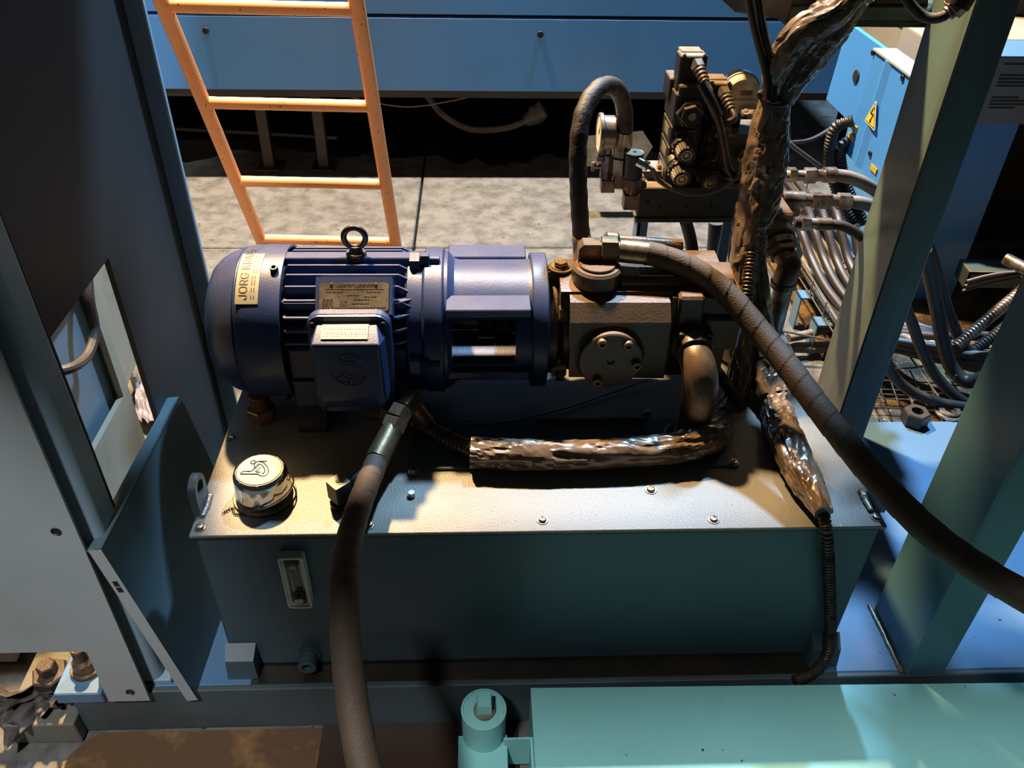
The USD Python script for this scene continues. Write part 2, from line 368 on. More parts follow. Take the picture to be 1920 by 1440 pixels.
mat('cream_paint', (0.66, 0.58, 0.42), 0.42, dirt=(0.42, 0.31, 0.15), dscale=7, dlo=.55, dhi=.75, damt=.6, spec=(0.2, 0.15, 0.1), sscale=90, sthr=.76)
mat('panel_grey', (0.22, 0.24, 0.25), 0.4, dirt=(0.16, 0.16, 0.15), dscale=4)
mat('recess_blue', (0.24, 0.36, 0.44), 0.3, vary=.05)
mat('concrete', (0.26, 0.26, 0.235), 0.68, dirt=(0.11, 0.108, 0.092), dscale=17, dlo=.40, dhi=.64, damt=.9, spec=(0.06, 0.05, 0.04), sscale=46, sthr=.71, bump=.5, bscale=160)
mat('oil_and_shade', (0.028, 0.021, 0.015), 0.4, dirt=(0.012, 0.010, 0.008), dscale=5, bump=.3)
mat('concrete_joint', (0.10, 0.085, 0.07), 0.8)
mat('oily_floor', (0.10, 0.052, 0.022), 0.45, dirt=(0.24, 0.125, 0.045), dscale=13, dlo=.5, dhi=.68, bump=.6, bscale=140, spec=(0.35, 0.3, 0.25), sscale=190, sthr=.77)
mat('oily_plate', (0.032, 0.018, 0.011), 0.3, dirt=(0.055, 0.028, 0.014), dscale=6, spec=(0.4, 0.36, 0.3), sscale=240, sthr=.79, bump=.2)
mat('chip_floor', (0.36, 0.25, 0.11), 0.5, dirt=(0.07, 0.045, 0.03), dscale=11, dlo=.42, dhi=.6, spec=(0.75, 0.66, 0.48), sscale=130, sthr=.66, bump=.9, bscale=120)
mat('rag', (0.11, 0.095, 0.085), 0.75, dirt=(0.2, 0.18, 0.16), dscale=16, bump=.5)
mat('plastic_sheet', (0.58, 0.54, 0.56), 0.16, dirt=(0.34, 0.31, 0.33), dscale=18, bump=.6, bscale=60, coat=.8)
mat('canister_white', (0.66, 0.60, 0.46), 0.35, dirt=(0.3, 0.2, 0.09), dscale=7, dlo=.5, dhi=.7)
mat('gauge_rim', (0.85, 0.78, 0.68), 0.4)
mat('oil_window', (0.16, 0.075, 0.025), 0.12, dirt=(0.06, 0.025, 0.01), dscale=30, coat=.6)
mat('weld', (0.46, 0.38, 0.30), 0.35, metal=.4, bump=.6, bscale=220)
mat('wire', (0.35, 0.31, 0.25), 0.4, metal=.6)
mat('dark_teal_paint', (0.05, 0.085, 0.095), 0.5, dirt=BROWN, dscale=16, dlo=.5, dhi=.7, damt=.7, dust=(0.5, 0.4, 0.28), dustamt=.9, spec=(0.03, 0.02, 0.015), sscale=150, sthr=.7)
mat('rust_seal', (0.42, 0.21, 0.06), 0.6, dirt=(0.2, 0.09, 0.03), dscale=40, bump=.6)

Z0 = -0.425      # shop floor
ZB = -0.313      # top of the steel base
X, Y, Z = V(1, 0, 0), V(0, 1, 0), V(0, 0, 1)

# ================================================================ floor of concrete slabs
fl = Thing('floor', 'grey concrete shop floor of cast slabs with stained dark joints', None, (0, 2, Z0 - 0.14), kind='structure')
fl.part('floor_bed', bx(-4.5, 4.5, -1.6, 6.0, Z0 - 0.14, Z0 - 0.03, 0), 'concrete_joint')
xs = [-4.5, -2.6, -1.46, -0.305, 0.86, 2.3, 4.5]; ys = [-1.6, -0.55, 0.62, 1.66, 2.95, 4.4, 6.0]
for i in range(6):
    for j in range(6):
        if xs[i] >= 0.8 and j in (1, 2): continue
        fl.part('concrete_slab', bx(xs[i] + .004, xs[i + 1] - .004, ys[j] + .004, ys[j + 1] - .004, Z0 - 0.05, Z0, 0.004), 'concrete')
one('pit_floor', bx(0.864, 4.5, -0.545, 1.65, Z0 - 0.05, Z0, 0.002), 'chip_floor', 'oil-soaked yellowish floor littered with metal chips under the cable trays', None, kind='structure')

# ================================================================ long machine housing at the back
yb = 2.22
mh = Thing('machine_housing', 'long blue sheet-metal machine housing behind the orange ladder', 'machine', (-0.3, yb + .5, Z0))
zs = (-0.4440, 2.2200, 0.1632)[2]; zl = (-0.4651, 2.2200, -0.0913)[2]
mh.part('lower_panel', bx(-2.6, 1.25, yb, yb + .02, zl, zs - .005, .003), 'machine_blue')
mh.part('upper_panel', bx(-2.6, 1.25, yb, yb + .02, zs + .005, zs + .75, .003), 'machine_blue')
mh.part('seam_backing', bx(-2.6, 1.25, yb + .022, yb + .03, zs - .03, zs + .03, 0), 'dark_void')
mh.part('housing_top', bx(-2.6, 1.25, yb + .03, yb + 1.1, zs + .70, zs + .745, .003), 'machine_blue')
mh.part('underframe', bx(-2.6, 1.25, yb + .03, yb + .16, zl - .035, zl + .03, .002), 'dark_steel')
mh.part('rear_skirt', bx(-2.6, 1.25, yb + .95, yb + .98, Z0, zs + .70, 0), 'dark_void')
for q in ((-1.0195, 2.2200, 0.1096), (0.1298, 2.2200, 0.1076), (0.6724, 2.2200, -0.0494)):
    mh.part('panel_screw', capscrew(q, (0, -1, 0), .011, .008), 'black_oxide')
for px_ in ((-0.9029, 2.3200, -0.3938)[0], (-0.6925, 2.3200, -0.3930)[0], 0.9):
    mh.part('support_leg', [bx(px_ - .02, px_ + .02, 2.30, 2.34, Z0, zl, .002), bx(px_ - .045, px_ + .045, 2.27, 2.37, Z0, Z0 + .012, .002)], 'dark_steel')
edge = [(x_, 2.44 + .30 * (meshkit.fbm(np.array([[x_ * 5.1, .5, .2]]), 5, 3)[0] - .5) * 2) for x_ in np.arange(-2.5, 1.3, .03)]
one('oil_shade_patch', slab(Polygon(edge + [(1.27, 3.4), (-2.5, 3.4)]), .0015, frame((0, 0, Z0), X, Y)), 'oil_and_shade', 'black patch of floor with a ragged edge, oil and painted shade, under the blue machine', 'stain')  # oil on the floor, blackened further to stand in for shade under the machine
one('floor_pipe', tube([(-1.3604, 2.6655, -0.4000), (-1.0178, 2.6206, -0.4000), (-0.6744, 2.5702, -0.4000)], .008, 10), 'wire', 'thin pale pipe lying on the floor in the dark under the blue machine', 'pipe')
one('taped_cable', [tube([(-0.2884, 2.4500, -0.1844), (-0.2273, 2.4200, -0.2469), (-0.1235, 2.4000, -0.2965), (0.0236, 2.4000, -0.2915), (0.0966, 2.4000, -0.2655)], .012, 8),
    tube([(0.0966, 2.4000, -0.2655), (0.1376, 2.4000, -0.2379), (0.1681, 2.4000, -0.2168)], [.02, .034, .03], 10, rf=crinkle(5, .3))], 'grey_hose', 'slack cable with a ragged taped end hanging under the blue machine', 'cable')
one('drooping_wire', tube([(-0.5942, 2.3000, -0.1334), (-0.3607, 2.3000, -0.1756), (-0.2007, 2.3000, -0.1547), (-0.0711, 2.3000, -0.1261)], .003, 6), 'wire', 'thin bare wire drooping below the edge of the blue machine', 'wire')
one('angled_plate', [hull([P(a,b,y=c) for c in (1.9, 1.94) for a, b in ((1095,255),(1205,245),(1224,275),(1205,305),(1100,312))])], 'gauge_back', 'dirty cream angled plate in the dark behind the looped hose', 'plate', smooth=False)

# ================================================================ orange ladder
ld = Thing('orange_ladder', 'orange painted tubular steel ladder with worn rungs leaning behind the motor', 'ladder', (-0.57, 1.6, Z0))
rl, rr_ = [(-0.7996, 1.2208, 0.4282), (-0.7864, 1.6088, -0.3753)], [(-0.3595, 1.1945, 0.4385), (-0.3558, 1.5800, -0.3606)]
def ext(a, b, z): a, b = np.array(a), np.array(b); return a + (b - a) * (z - a[2]) / (b[2] - a[2])
def atz(ab, z): return ext(ab[0], ab[1], z)
for ab in (rl, rr_): ld.part('stile', tube([atz(ab, 0.78), atz(ab, 0.2), atz(ab, Z0 + .002)], .0185, 20, .05), 'orange_paint')
for z_ in ((-0.5663, 1.2184, 0.4154)[2], (-0.5720, 1.3466, 0.1536)[2], (-0.5648, 1.4797, -0.1173)[2], (-0.5658, 1.5930, -0.3653)[2], .72):
    ld.part('rung', cyl(atz(rl, z_), atz(rr_, z_), .0155, 20, 0), 'orange_paint')

# ================================================================ steel base
bs = Thing('skid_frame', 'blue-painted steel skid frame carrying the oil tank and the posts', 'frame', (0, .28, Z0))
bs.part('front_channel', bx(-.745, 1.9, -.041, -.031, Z0 + .004, ZB, .002), 'channel_paint')
bs.part('deck_plate', [bx(-.70, -.46, -.031, .52, ZB - .012, ZB, .0015), bx(.46, 1.9, -.031, .608, ZB - .012, ZB, .0015), bx(-.46, .46, .02, .608, ZB - .02, ZB - .008, .0015)], 'base_paint')
bs.part('drip_strip', bx(-.46, .46, -.031, .02, ZB - .012, ZB - .001, .001), 'oily_sludge')
bs.part('rear_channel', bx(-.70, 1.9, .596, .606, Z0 + .004, ZB - .012, .002), 'channel_paint')
bs.part('end_plate', bx(-.745, -.735, -.031, .50, Z0 + .004, ZB, .002), 'channel_paint')
bs.part('foot_pad', bx(-.765, -.69, -.045, .05, ZB - .022, ZB + .004, .002), 'base_paint')
bs.part('foot_pad', bx(-.86, -.745, -.06, .10, Z0 + .003, Z0 + .055, .002), 'plate_paint')
bs.part('weld_bead', tube([(.602, -.036, ZB + .001), (.601, .02, ZB + .002), (.600, .10, ZB + .001)], .0035, 8, .003, rf=crinkle(9, .5, 4)), 'weld')
for a in ((-.728, -.0, ZB + .004),):
    bs.part('levelling_stud', [cyl(V(*a), V(*a) + Z * .008, .024, 28), lathe(V(*a) + Z * .008, Z, [(0, 0), (.019, 0), (.017, .016), (.011, .022), (.011, .045), (.009, .047), (.006, .046), (.005, .03), (0, .03)], 28)], 'brown_fitting')
an = Thing('anchor_bolt', 'big dirty hexagon nuts on an anchor bolt over the rag at lower left', 'bolt', (-.79, .0, Z0 + .055))
ab0 = V(-.79, -.0, Z0 + .055)
an.part('washer', cyl(ab0, ab0 + Z * .006, .034, 30), 'dark_nut')
an.part('nut', hexp(ab0 + Z * .006, ab0 + Z * .034, .031, .003), 'dark_nut'); an.part('nut', hexp(ab0 + Z * .035, ab0 + Z * .056, .029, .003, .4), 'dark_nut')
an.part('stud', hexp(ab0 + Z * .056, ab0 + Z * .076, .015, .002), 'dark_nut')
def ragmesh(pts, seed, th=.004, amp=.014):
    """a crumpled sheet: grid over a quad, displaced, with thickness"""
    a, b, c, d = (np.array(p) for p in pts); n = 64; s, t = np.meshgrid(np.linspace(0, 1, n), np.linspace(0, 1, n), indexing='ij')
    g = a * ((1 - s) * (1 - t))[..., None] + b * (s * (1 - t))[..., None] + c * (s * t)[..., None] + d * ((1 - s) * t)[..., None]
    q = np.stack([s * 3.2, t * 3.2, s * 0 + seed], -1)
    h = np.abs(meshkit.fbm(q, 2, seed) - .5) * 2.4
    edge = np.minimum(np.minimum(s, 1 - s), np.minimum(t, 1 - t)); nn = np.cross(b - a, d - a); nn /= np.linalg.norm(nn)
    if nn[2] < 0: nn = -nn
    g = g + nn * (amp * (h * 1.6))[..., None] + (meshkit.fbm(q * .8 + 9, 2, seed + 2) - .5)[..., None] * (b - a) * .07 * (1 - 2 * edge)[..., None]
    i, j = np.meshgrid(np.arange(n - 1), np.arange(n - 1), indexing='ij'); f = np.stack([i * n + j, (i + 1) * n + j, (i + 1) * n + j + 1, i * n + j + 1], -1).reshape(-1, 4)
    v = np.vstack([g.reshape(-1, 3), g.reshape(-1, 3) - nn * th]); N = n * n
    F = [f, f[:, ::-1] + N]
    rim = [(k, 0) for k in range(n)] + [(n - 1, k) for k in range(1, n)] + [(k, n - 1) for k in range(n - 2, -1, -1)] + [(0, k) for k in range(n - 2, 0, -1)]
    r = [x * n + y for x, y in rim]; F.append(np.array([(r[(k + 1) % len(r)], r[k], r[k] + N, r[(k + 1) % len(r)] + N) for k in range(len(r))]))
    f = np.vstack(F); return trimesh.Trimesh(v, np.vstack([f[:, [0, 1, 2]], f[:, [0, 2, 3]]]), process=False)
one('dark_rag', ragmesh([(-0.7887, -0.0051, -0.3250), (-0.7706, -0.0166, -0.3500), (-0.8473, -0.0708, -0.4000), (-0.8907, -0.0169, -0.3300)], 4, .003, .030), 'rag', 'crumpled dark rag draped beside the big anchor bolt at lower left', 'rag', smooth=50)
one('plastic_film', ragmesh([(-1.25, .10, Z0 + .012), (-.90, .08, Z0 + .012), (-.92, .42, Z0 + .012), (-1.3, .40, Z0 + .012)], 21, .001, .018), 'plastic_sheet', 'crinkled dusty plastic film on the floor at far lower left', 'plastic film', smooth=40)
one('floor_plate', bx((-0.3559, -0.0094, -0.4250)[0], -.03, -.55, -.035, Z0, Z0 + .006, .001), 'oily_plate', 'dark oily steel plate on the floor under the front hose', 'plate')
blob = unary_union([Point(-.36 - .34 * t, -.10 - .03 * math.sin(9 * t)).buffer(.075 + .03 * math.sin(23 * t), 10) for t in np.linspace(0, 1, 14)]).intersection(sbox(-.78, -.5, -.352, -.044))
one('oil_absorbent', slab(blob, .002, frame((0, 0, Z0), X, Y)), 'oily_floor', 'rust-brown oily grit spilled on the floor in front of the base', 'grit', kind='stuff', smooth=40)

# ================================================================ left column, guards
lc = Thing('left_column', 'dark blue folded-steel column at the left with a rectangular cut-out', 'column', (-.64, .2, ZB))
tubep = sbox(-.70, -.028, -.600, .030).buffer(-.014).buffer(.014, 6)
lc.part('front_tube', slab(tubep, 1.66, frame((0, 0, ZB), X, Y)), 'column_paint')
wy0, wy1 = .030, .505
win = Polygon([((-0.6050, 0.0468, 0.3119)[1], (-0.6050, 0.0468, 0.3119)[2]), ((-0.6050, 0.2294, 0.3122)[1], (-0.6050, 0.2294, 0.3122)[2]), ((-0.6050, 0.2294, 0.3122)[1], ZB - .1), ((-0.6050, 0.0468, 0.3119)[1], ZB - .1)])
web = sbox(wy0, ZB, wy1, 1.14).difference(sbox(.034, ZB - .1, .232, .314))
lc.part('web_plate', slab(web, .008, frame((-.613, 0, 0), Y, Z)), 'column_shade_paint')
lc.part('rear_flange', bx(-.70, -.577, .505, .517, ZB, 1.14, .002), 'column_paint')
lc.part('base_plate', bx(-.70, -.585, -.028, .05, ZB, ZB + .012, .002), 'column_paint')
gp = Thing('guard_panel', 'grey sheet-metal guard panel at the left edge with a bolt near its edge', 'panel', (-.9, -.05, ZB))
ge = (-0.6148, -0.0500, 0.1584)[0]
nz = (-0.7404, -0.0500, -0.1903)[2]; nx = (-0.6765, -0.0500, -0.1950)[0]; nb = (-0.6792, -0.0500, -0.3229)[0]
gpoly = Polygon([(-2.2, nz), (nx - .004, nz), (nx, nz - .003), (nb, -.322), (ge, -.322), (ge, 1.14), (-2.2, 1.14)])
gp.part('sheet', slab(gpoly, .004, frame((0, -.047, 0), X, Z)), 'guard_paint')
for q in ((-0.6409, -0.0510, 0.0683), (-0.6396, -0.0510, -0.2962)): gp.part('bolt_hole', lathe(q, -Y, [(0, 0), (.0065, 0), (.0065, .0015), (.0052, .002), (.0045, .0008), (0, .0008)], 20), 'black_oxide')
# leaning cover sheet with folded rims
A_, B_, C_ = V(*(-0.5940, -0.0500, 0.0302)), V(*(-0.5824, 0.2801, 0.0310)), V(*(-0.5411, -0.0500, -0.3238))
D_ = C_ + (B_ - A_)
cv = Thing('leaning_cover', 'loose blue cover sheet with folded edges leaning beside the tank', 'cover', C_)
nrm = np.cross(B_ - A_, C_ - A_); nrm /= np.linalg.norm(nrm)
if nrm[0] < 0: nrm = -nrm
eu, ev = (B_ - A_), (C_ - A_)
cv.part('sheet', hull([p - nrm * t for p in (A_, B_, C_, D_) for t in (0, .003)]), 'cover_paint', smooth=False)
en = eu / np.linalg.norm(eu); el = ev / np.linalg.norm(ev)
cv.part('top_rim', hull([p - nrm * t + el * s for p in (A_, B_) for t in (0, .022) for s in (0, .0025)]), 'cover_paint', smooth=False)
cv.part('front_rim', hull([p - nrm * t + en * s for p in (A_, C_) for t in (0, .018) for s in (-.0005, .0025)]), 'guard_paint', smooth=False)
s0 = A_ + ev * .19 - nrm * .009 - en * .0008
cv.part('slot', [hull([s0 + el * (k * .013 + a) - nrm * b - en * .0006 * c for a in (-.005, .005) for b in (-.0035, .0035) for c in (0, 1)]) for k in (0, 1)], 'dark_void', smooth=False)

# things seen through the column's cut-out
cc = Thing('cream_cabinet', 'cream cabinet with a recessed blue panel seen through the column cut-out', 'cabinet', (-1.05, .2, Z0))
xc = -.85
yE, yO, zO = .640, .609, -.225
face = sbox(.32, Z0 + .03, yE, .08).difference(sbox(.35, zO, yO, .055))
cc.part('front_frame', slab(face, .012, frame((xc - .012, 0, 0), Y, Z)), 'cream_paint')
cc.part('recessed_panel', bx(xc - .034, xc - .026, .34, yO + .02, zO - .02, .07, 0), 'recess_blue')
cc.part('cabinet_side', [bx(xc - .45, xc - .012, yE - .01, yE, Z0 + .03, .08, .001), bx(xc - .45, xc - .012, .32, yE - .01, .065, .08, .001)], 'cream_paint')
cc.part('plinth', bx(xc - .44, xc - .02, .33, yE - .02, Z0, Z0 + .03, 0), 'dark_steel')
one('cabinet_hose', tube([(-0.8400, 0.6476, 0.1375), (-0.8300, 0.5683, 0.0434), (-0.8300, 0.5490, -0.0166), (-0.8300, 0.4973, -0.0367), (-0.8300, 0.4197, -0.0137), (-0.8500, 0.4066, -0.0099), (-0.9000, 0.4570, -0.0441)], .0095, 10), 'rubber_hose', 'brown hose hanging in front of the recessed blue panel', 'hose')
pl0, pl1 = (-0.9500, 0.7958, -0.3775), (-0.9500, 0.9257, -0.3496)
cpn = Thing('cream_screen', 'tall cream sheet panel on thin legs beyond the cream cabinet', 'screen', (-.96, .85, Z0))
cpn.part('sheet', slab(Polygon([(pl0[1] - .1, pl0[2] - .002), (pl1[1], pl1[2]), (pl1[1], .5), (pl0[1] - .1, .5)]), .02, frame((-.97, 0, 0), Y, Z)), 'cream_paint')
cpn.part('edge_strip', bx(-.951, -.945, pl1[1] - .012, pl1[1], pl1[2], .5, .001), 'gauge_case')
for y_ in (pl0[1] + .02, pl1[1] - .04): cpn.part('leg', bx(-.968, -.952, y_, y_ + .015, Z0, pl0[2], .001), 'cream_paint')
one('clear_sheet', ragmesh([(-0.9600, 0.8965, -0.4000), (-0.8966, 0.8846, -0.4000), (-0.8404, 0.7169, -0.4000), (-0.9091, 0.7376, -0.4000)], 8, .001, .02), 'plastic_sheet', 'crinkled clear plastic sheet on the floor seen through the column cut-out', 'plastic sheet', smooth=40)
br = Thing('floor_bracket', 'small blue angle bracket on the floor strip behind the column cut-out', 'bracket', (-0.8728, 0.6055, -0.4000))
bp = V(*(-0.8692, 0.6019, -0.4000))
br.part('upright', hull([bp + V(a, b, c) for a in (0, .004) for b, c in ((-.05, 0), (.03, 0), (.03, .05), (-.05, .07))]), 'base_paint', smooth=False)
br.part('foot', bx(bp[0], bp[0] + .07, bp[1] - .06, bp[1] + .03, bp[2] - .02, bp[2] - .015, .001), 'base_paint')

# ================================================================ right posts and background at the right
np_ = Thing('near_post', 'teal rectangular steel post nearest the camera at the right', 'post', (.639, .027, ZB))
np_.part('tube', bx(.606, .672, -.040, .095, ZB, 1.35, .003), 'near_post_paint')
rp = Thing('rear_post', 'stained blue-green rectangular steel post behind the tank corner', 'post', (.68, .545, ZB))
rp.part('tube', bx((0.6457, 0.4750, -0.2006)[0], (0.6457, 0.4750, -0.2006)[0] + .068, .475, .605, ZB, 1.35, .003), 'post_paint')
rx = (0.6457, 0.4750, -0.2006)[0]
cb = Thing('cross_beam', 'short blue-green cross beam running left from the rear post at the top', 'beam', (.45, .55, .55))
bz1, bz0 = (0.4322, 0.6060, 0.5646)[2], (0.4371, 0.6060, 0.5435)[2]
cb.part('beam', [bx((0.4150, 0.6060, 0.5555)[0], rx + .05, .606, .68, bz0, bz1, .003)], 'post_paint')
cb.part('lower_flange', bx((0.4150, 0.6060, 0.5555)[0], rx + .05, .606, .72, bz0 - .008, bz0, .001), 'dark_teal_paint')
dtz = (0.3682, 0.6200, 0.5542)[2]
one('drip_tray', [hull([P(a,b,y=c) for c in (.60, .68) for a, b in ((1345,-8),(1378,22),(1455,25),(1475,38),(1484,8),(1484,-40),(1345,-40))]), hull([P(a,b,y=c) for c in (.62, .65) for a, b in ((1478,9),(1740,7),(1740,-40),(1478,-40))])], 'pump_casting', 'dark oily tray hanging above the valve stack at the top edge', 'tray', smooth=False)
hp = Thing('overhead_hose', 'short dark hose with a steel end looping below the top edge by the rear post', 'hose', (0.5897, 0.4300, 0.6090))
hp.part('tube', tube([(0.5136, 0.4500, 0.6320), (0.5279, 0.4400, 0.6097), (0.5523, 0.4300, 0.5929), (0.5703, 0.4200, 0.5955), (0.5823, 0.4200, 0.6055)], .0075, 14), 'rubber_hose')
hp.part('end_fitting', [cyl((0.5774, 0.4200, 0.5998), (0.5865, 0.4200, 0.6091), .011), hexp((0.5813, 0.4200, 0.6041), (0.5904, 0.4200, 0.6155), .016, .001)], 'steel_dirty')
hp.part('cap', cyl((0.5870, 0.4200, 0.6098), (0.5942, 0.4200, 0.6308), .0175), 'black_plastic')

# added unseen deck above the posts, its outline shaped to block the lamps
dk = Thing('added_shade_deck', 'added unseen blue deck above the oil tank, shaped to shade its front', 'deck', (.3, .3, 1.35))
dk.part('deck_plate', [bx(-.63, 2.2, -.89, .845, 1.35, 1.362, .002), bx(-.74, -.63, -.71, .845, 1.35, 1.362, .002), bx(-1.0, -.74, .10, .845, 1.35, 1.362, .002), bx(.615, 2.2, .845, .955, 1.35, 1.362, .002), bx(-.13, -.005, .845, .94, 1.35, 1.362, .002)], 'post_paint')
for y_ in (-.87, .70): dk.part('edge_beam', bx(-.63 if y_ < 0 else -1.0, 2.2, y_, y_ + .06, 1.362, 1.46, .003), 'post_paint')

# blue electrical box with the warning sign
xe = .80
eb = Thing('electrical_box', 'bright blue electrical box with a yellow high-voltage triangle', 'electrical box', (.95, 1.05, .1))
f0, f1, f2 = V(*(0.8000, 1.2848, 0.1948)), V(*(0.8000, 1.2422, 0.3832)), V(*(0.8000, 1.0197, 0.2094))
side = Polygon([(f0[1], f0[2]), (f0[1] - .02, f1[2]), (.74, f1[2]), (.74, f0[2])])
eb.part('housing', slab(side, .012, frame((xe, 0, 0), Y, Z)), 'box_blue')
hc = (0.7980, 1.1441, 0.2949)
eb.part('side_hole', cyl(V(*hc) + X * .004, V(*hc) - X * .002, .015, 28), 'dark_void')
c0, c1, c2 = V(*(0.7550, 0.9907, 0.3956)), V(*(0.7550, 0.9975, 0.1662)), V(*(0.7550, 0.8253, 0.1710))
cpoly = Polygon([(c0[1], c0[2]), (c1[1], c1[2]), (.70, c1[2]), (.70, c0[2])])
eb.part('front_cover', slab(cpoly, .045, frame((.755, 0, 0), Y, Z)), 'box_blue')
eb.part('hood', hull([(.750, c0[1] + .002, c0[2]), (.750, .70, c0[2]), (.80, c0[1] + .002, c0[2] + .004), (.80, .70, c0[2] + .004), (.750, c0[1] + .002, c0[2] + .004), (.750, .70, c0[2] + .004)]), 'guard_paint', smooth=False)
eb.part('ridge', hull([(.755, c1[1] - .055, c1[2]), (.755, c1[1] - .095, c1[2]), (.755, c0[1] - .055, c0[2]), (.755, c0[1] - .095, c0[2]), (.748, c1[1] - .075, c1[2]), (.748, c0[1] - .075, c0[2])]), 'box_blue', smooth=False)
for q in ((0.7550, 0.9948, 0.3890), (0.7550, 0.9965, 0.1742), (0.7550, 0.8794, 0.2119), (0.7550, 0.8366, 0.3848)): eb.part('cover_screw', capscrew(q, -X, .006, .004), 'black_oxide')
T = [V(*(0.7470, 0.9084, 0.3155)), V(*(0.7470, 0.9339, 0.2644)), V(*(0.7470, 0.8782, 0.2626))]
def tri(s, x): c = sum(T) / 3; return [((c + (t - c) * s)[1], (c + (t - c) * s)[2]) for t in T]
sg = eb.part('warning_sign', slab(Polygon(tri(.88, 0)).buffer(.003), .0012, frame((.7475, 0, 0), Y, Z)), 'sign_white')
eb.part('sign_border', slab(Polygon(tri(.84, 0)).buffer(.0012), .0004, frame((.7471, 0, 0), Y, Z)), 'ink', sub=sg)
eb.part('sign_face', slab(Polygon(tri(.74, 0)).buffer(.001), .0004, frame((.7467, 0, 0), Y, Z)), 'sign_yellow', sub=sg)
bl = [(0.7465, 0.9058, 0.3018), (0.7465, 0.9133, 0.2878), (0.7465, 0.9011, 0.2875), (0.7465, 0.9068, 0.2729)]
bolt_s = LineString([(q[1], q[2]) for q in bl]).buffer(.0022, cap_style=2)
eb.part('lightning_mark', slab(unary_union([bolt_s, Point(bl[3][1], bl[3][2]).buffer(.004)]), .0004, frame((.7463, 0, 0), Y, Z)), 'ink', sub=sg)
for q in ((0.7520, 0.9884, 0.2293), (0.7520, 0.9887, 0.2071), (0.7520, 0.8446, 0.1915)): eb.part('yellow_tag', bx(.752, .7545, q[1] - .016, q[1] + .016, q[2] - .006, q[2] + .006, .0003), 'tape_yellow')
ledge = bx(.79, .81, .80, .83, -.30, c1[2] + .02, .002)
eb.part('support_leg', ledge, 'base_paint')
for k, (dx, lab) in enumerate(((0, 'ribbed grey conduit entering the blue electrical box, outer one'), (.045, 'ribbed grey conduit entering the blue electrical box, inner one'))):
    one('ribbed_conduit', tube([V(*(0.7485, 0.9900, 0.2444)) + V(dx, 0, -k * .03), V(*(0.7180, 1.0000, 0.2261)) + V(dx, 0, -k * .03), V(*(0.7150, 1.0000, 0.1802)) + V(dx * .6, 0, 0), V(*(0.7321, 1.0000, 0.1225)) + V(dx * .6, 0, 0), V(*(0.7615, 0.9800, 0.0650)) + V(dx * .6, 0, 0), V(*(0.7970, 0.9500, 0.0110)) + V(dx * .6, 0, 0)], .0125, 14, .0018, rf=corr(.0075, .1)), 'black_hose', lab, 'conduit')
one('warning_cable', tube([(0.5971, 0.9500, 0.2077), (0.6665, 1.0000, 0.1962), (0.7309, 1.0500, 0.2054), (0.7847, 1.1000, 0.2131)], .005, 8), 'black_hose', 'thin grey cable stretched from the wrapped bundle to the blue box', 'cable')
one('thin_cable', tube([(0.5776, 0.9000, 0.2268), (0.6423, 0.9500, 0.1784), (0.7163, 1.0000, 0.1251)], .005, 8), 'grey_hose', 'thin pale cable sloping down behind the steel hose couplings', 'cable')

# machine at the far right
fm = Thing('right_machine', 'blue machine column with a grey lettered panel at the right edge', 'machine', (1.6, 1.3, Z0))
y9 = 1.3
gz1, gz0 = (1.2298, 1.3000, 0.2994)[2], (1.2961, 1.3000, 0.1269)[2]; gx = 1.10
fm.part('column', bx(1.02, (1.3572, 1.3000, -0.1954)[0], y9 + .02, y9 + .30, Z0, gz0 + .01, .003), 'machine_blue')
fm.part('grey_panel', bx(gx, 2.6, y9, y9 + .30, gz0, gz1, .003), 'panel_grey')
zt1 = 0.296; fm.part('blue_band', bx(gx, 2.6, y9 - .002, (1.3215, 1.4464, 0.2960)[1], gz1 - .004, gz1 + .002, .001), 'base_paint')
fm.part('cream_top', bx(gx, 2.6, (1.3215, 1.4464, 0.2960)[1] + .003, y9 + .75, gz1 - .004, gz1 + .003, .001), 'cream_paint')
fm.part('housing_body', bx(gx + .01, 2.59, y9 + .3, y9 + .74, gz0, gz1 - .004, .003), 'panel_grey')
tx = []
rng = np.random.RandomState(3)
for k, dz in enumerate((.02, .055, .066, .077, .088, .125, .136, .147, .158)):
    x0 = (1.2203, 1.3000, 0.2143)[0] + .02
    tx.append(bx(x0, x0 + rng.uniform(.07, .12), y9 - .001, y9, gz1 - dz * .8 - .004, gz1 - dz * .8, 0)); tx.append(bx(x0 + .16, x0 + .16 + rng.uniform(.05, .1), y9 - .001, y9, gz1 - dz * .8 - .003, gz1 - dz * .8, 0))
fm.part('print', tx, 'dark_steel', smooth=False)
kz = (1.2902, 1.2500, -0.2510)[2]
ak = Thing('angle_bracket', 'blue angle-iron bracket with worn top jutting from the right column', 'bracket', (1.3053, 1.1500, -0.2161))
k0, k1, k2, k3 = V(*(1.2956, 1.2600, -0.2531)), V(*(1.2701, 1.1600, -0.2384)), V(*(1.4111, 1.1600, -0.2421)), V(*(1.4295, 1.2600, -0.2533))
ak.part('top_plate', hull([k + V(0, 0, d) for k in (k0, k1, k2, k3) for d in (0, -.006)]), 'base_paint', smooth=False)
ak.part('front_leg', hull([k + V(0, b, d) for k in (k1, k2 + V(.1, 0, 0)) for d in (0, -.05) for b in (0, .006)]), 'dark_teal_paint', smooth=False)
ak.part('side_leg', hull([k + V(b, 0, d) for k in (k0, k1) for d in (0, -.05) for b in (0, .006)]), 'dark_teal_paint', smooth=False)
one('added_dark_box', bx(1.42, 3.6, 1.7, 2.6, Z0, 1.2, .004), 'dark_void', 'added black box standing in for the dark far behind the right column', 'machine')  # invented near-black box, added to make the background dark at the right
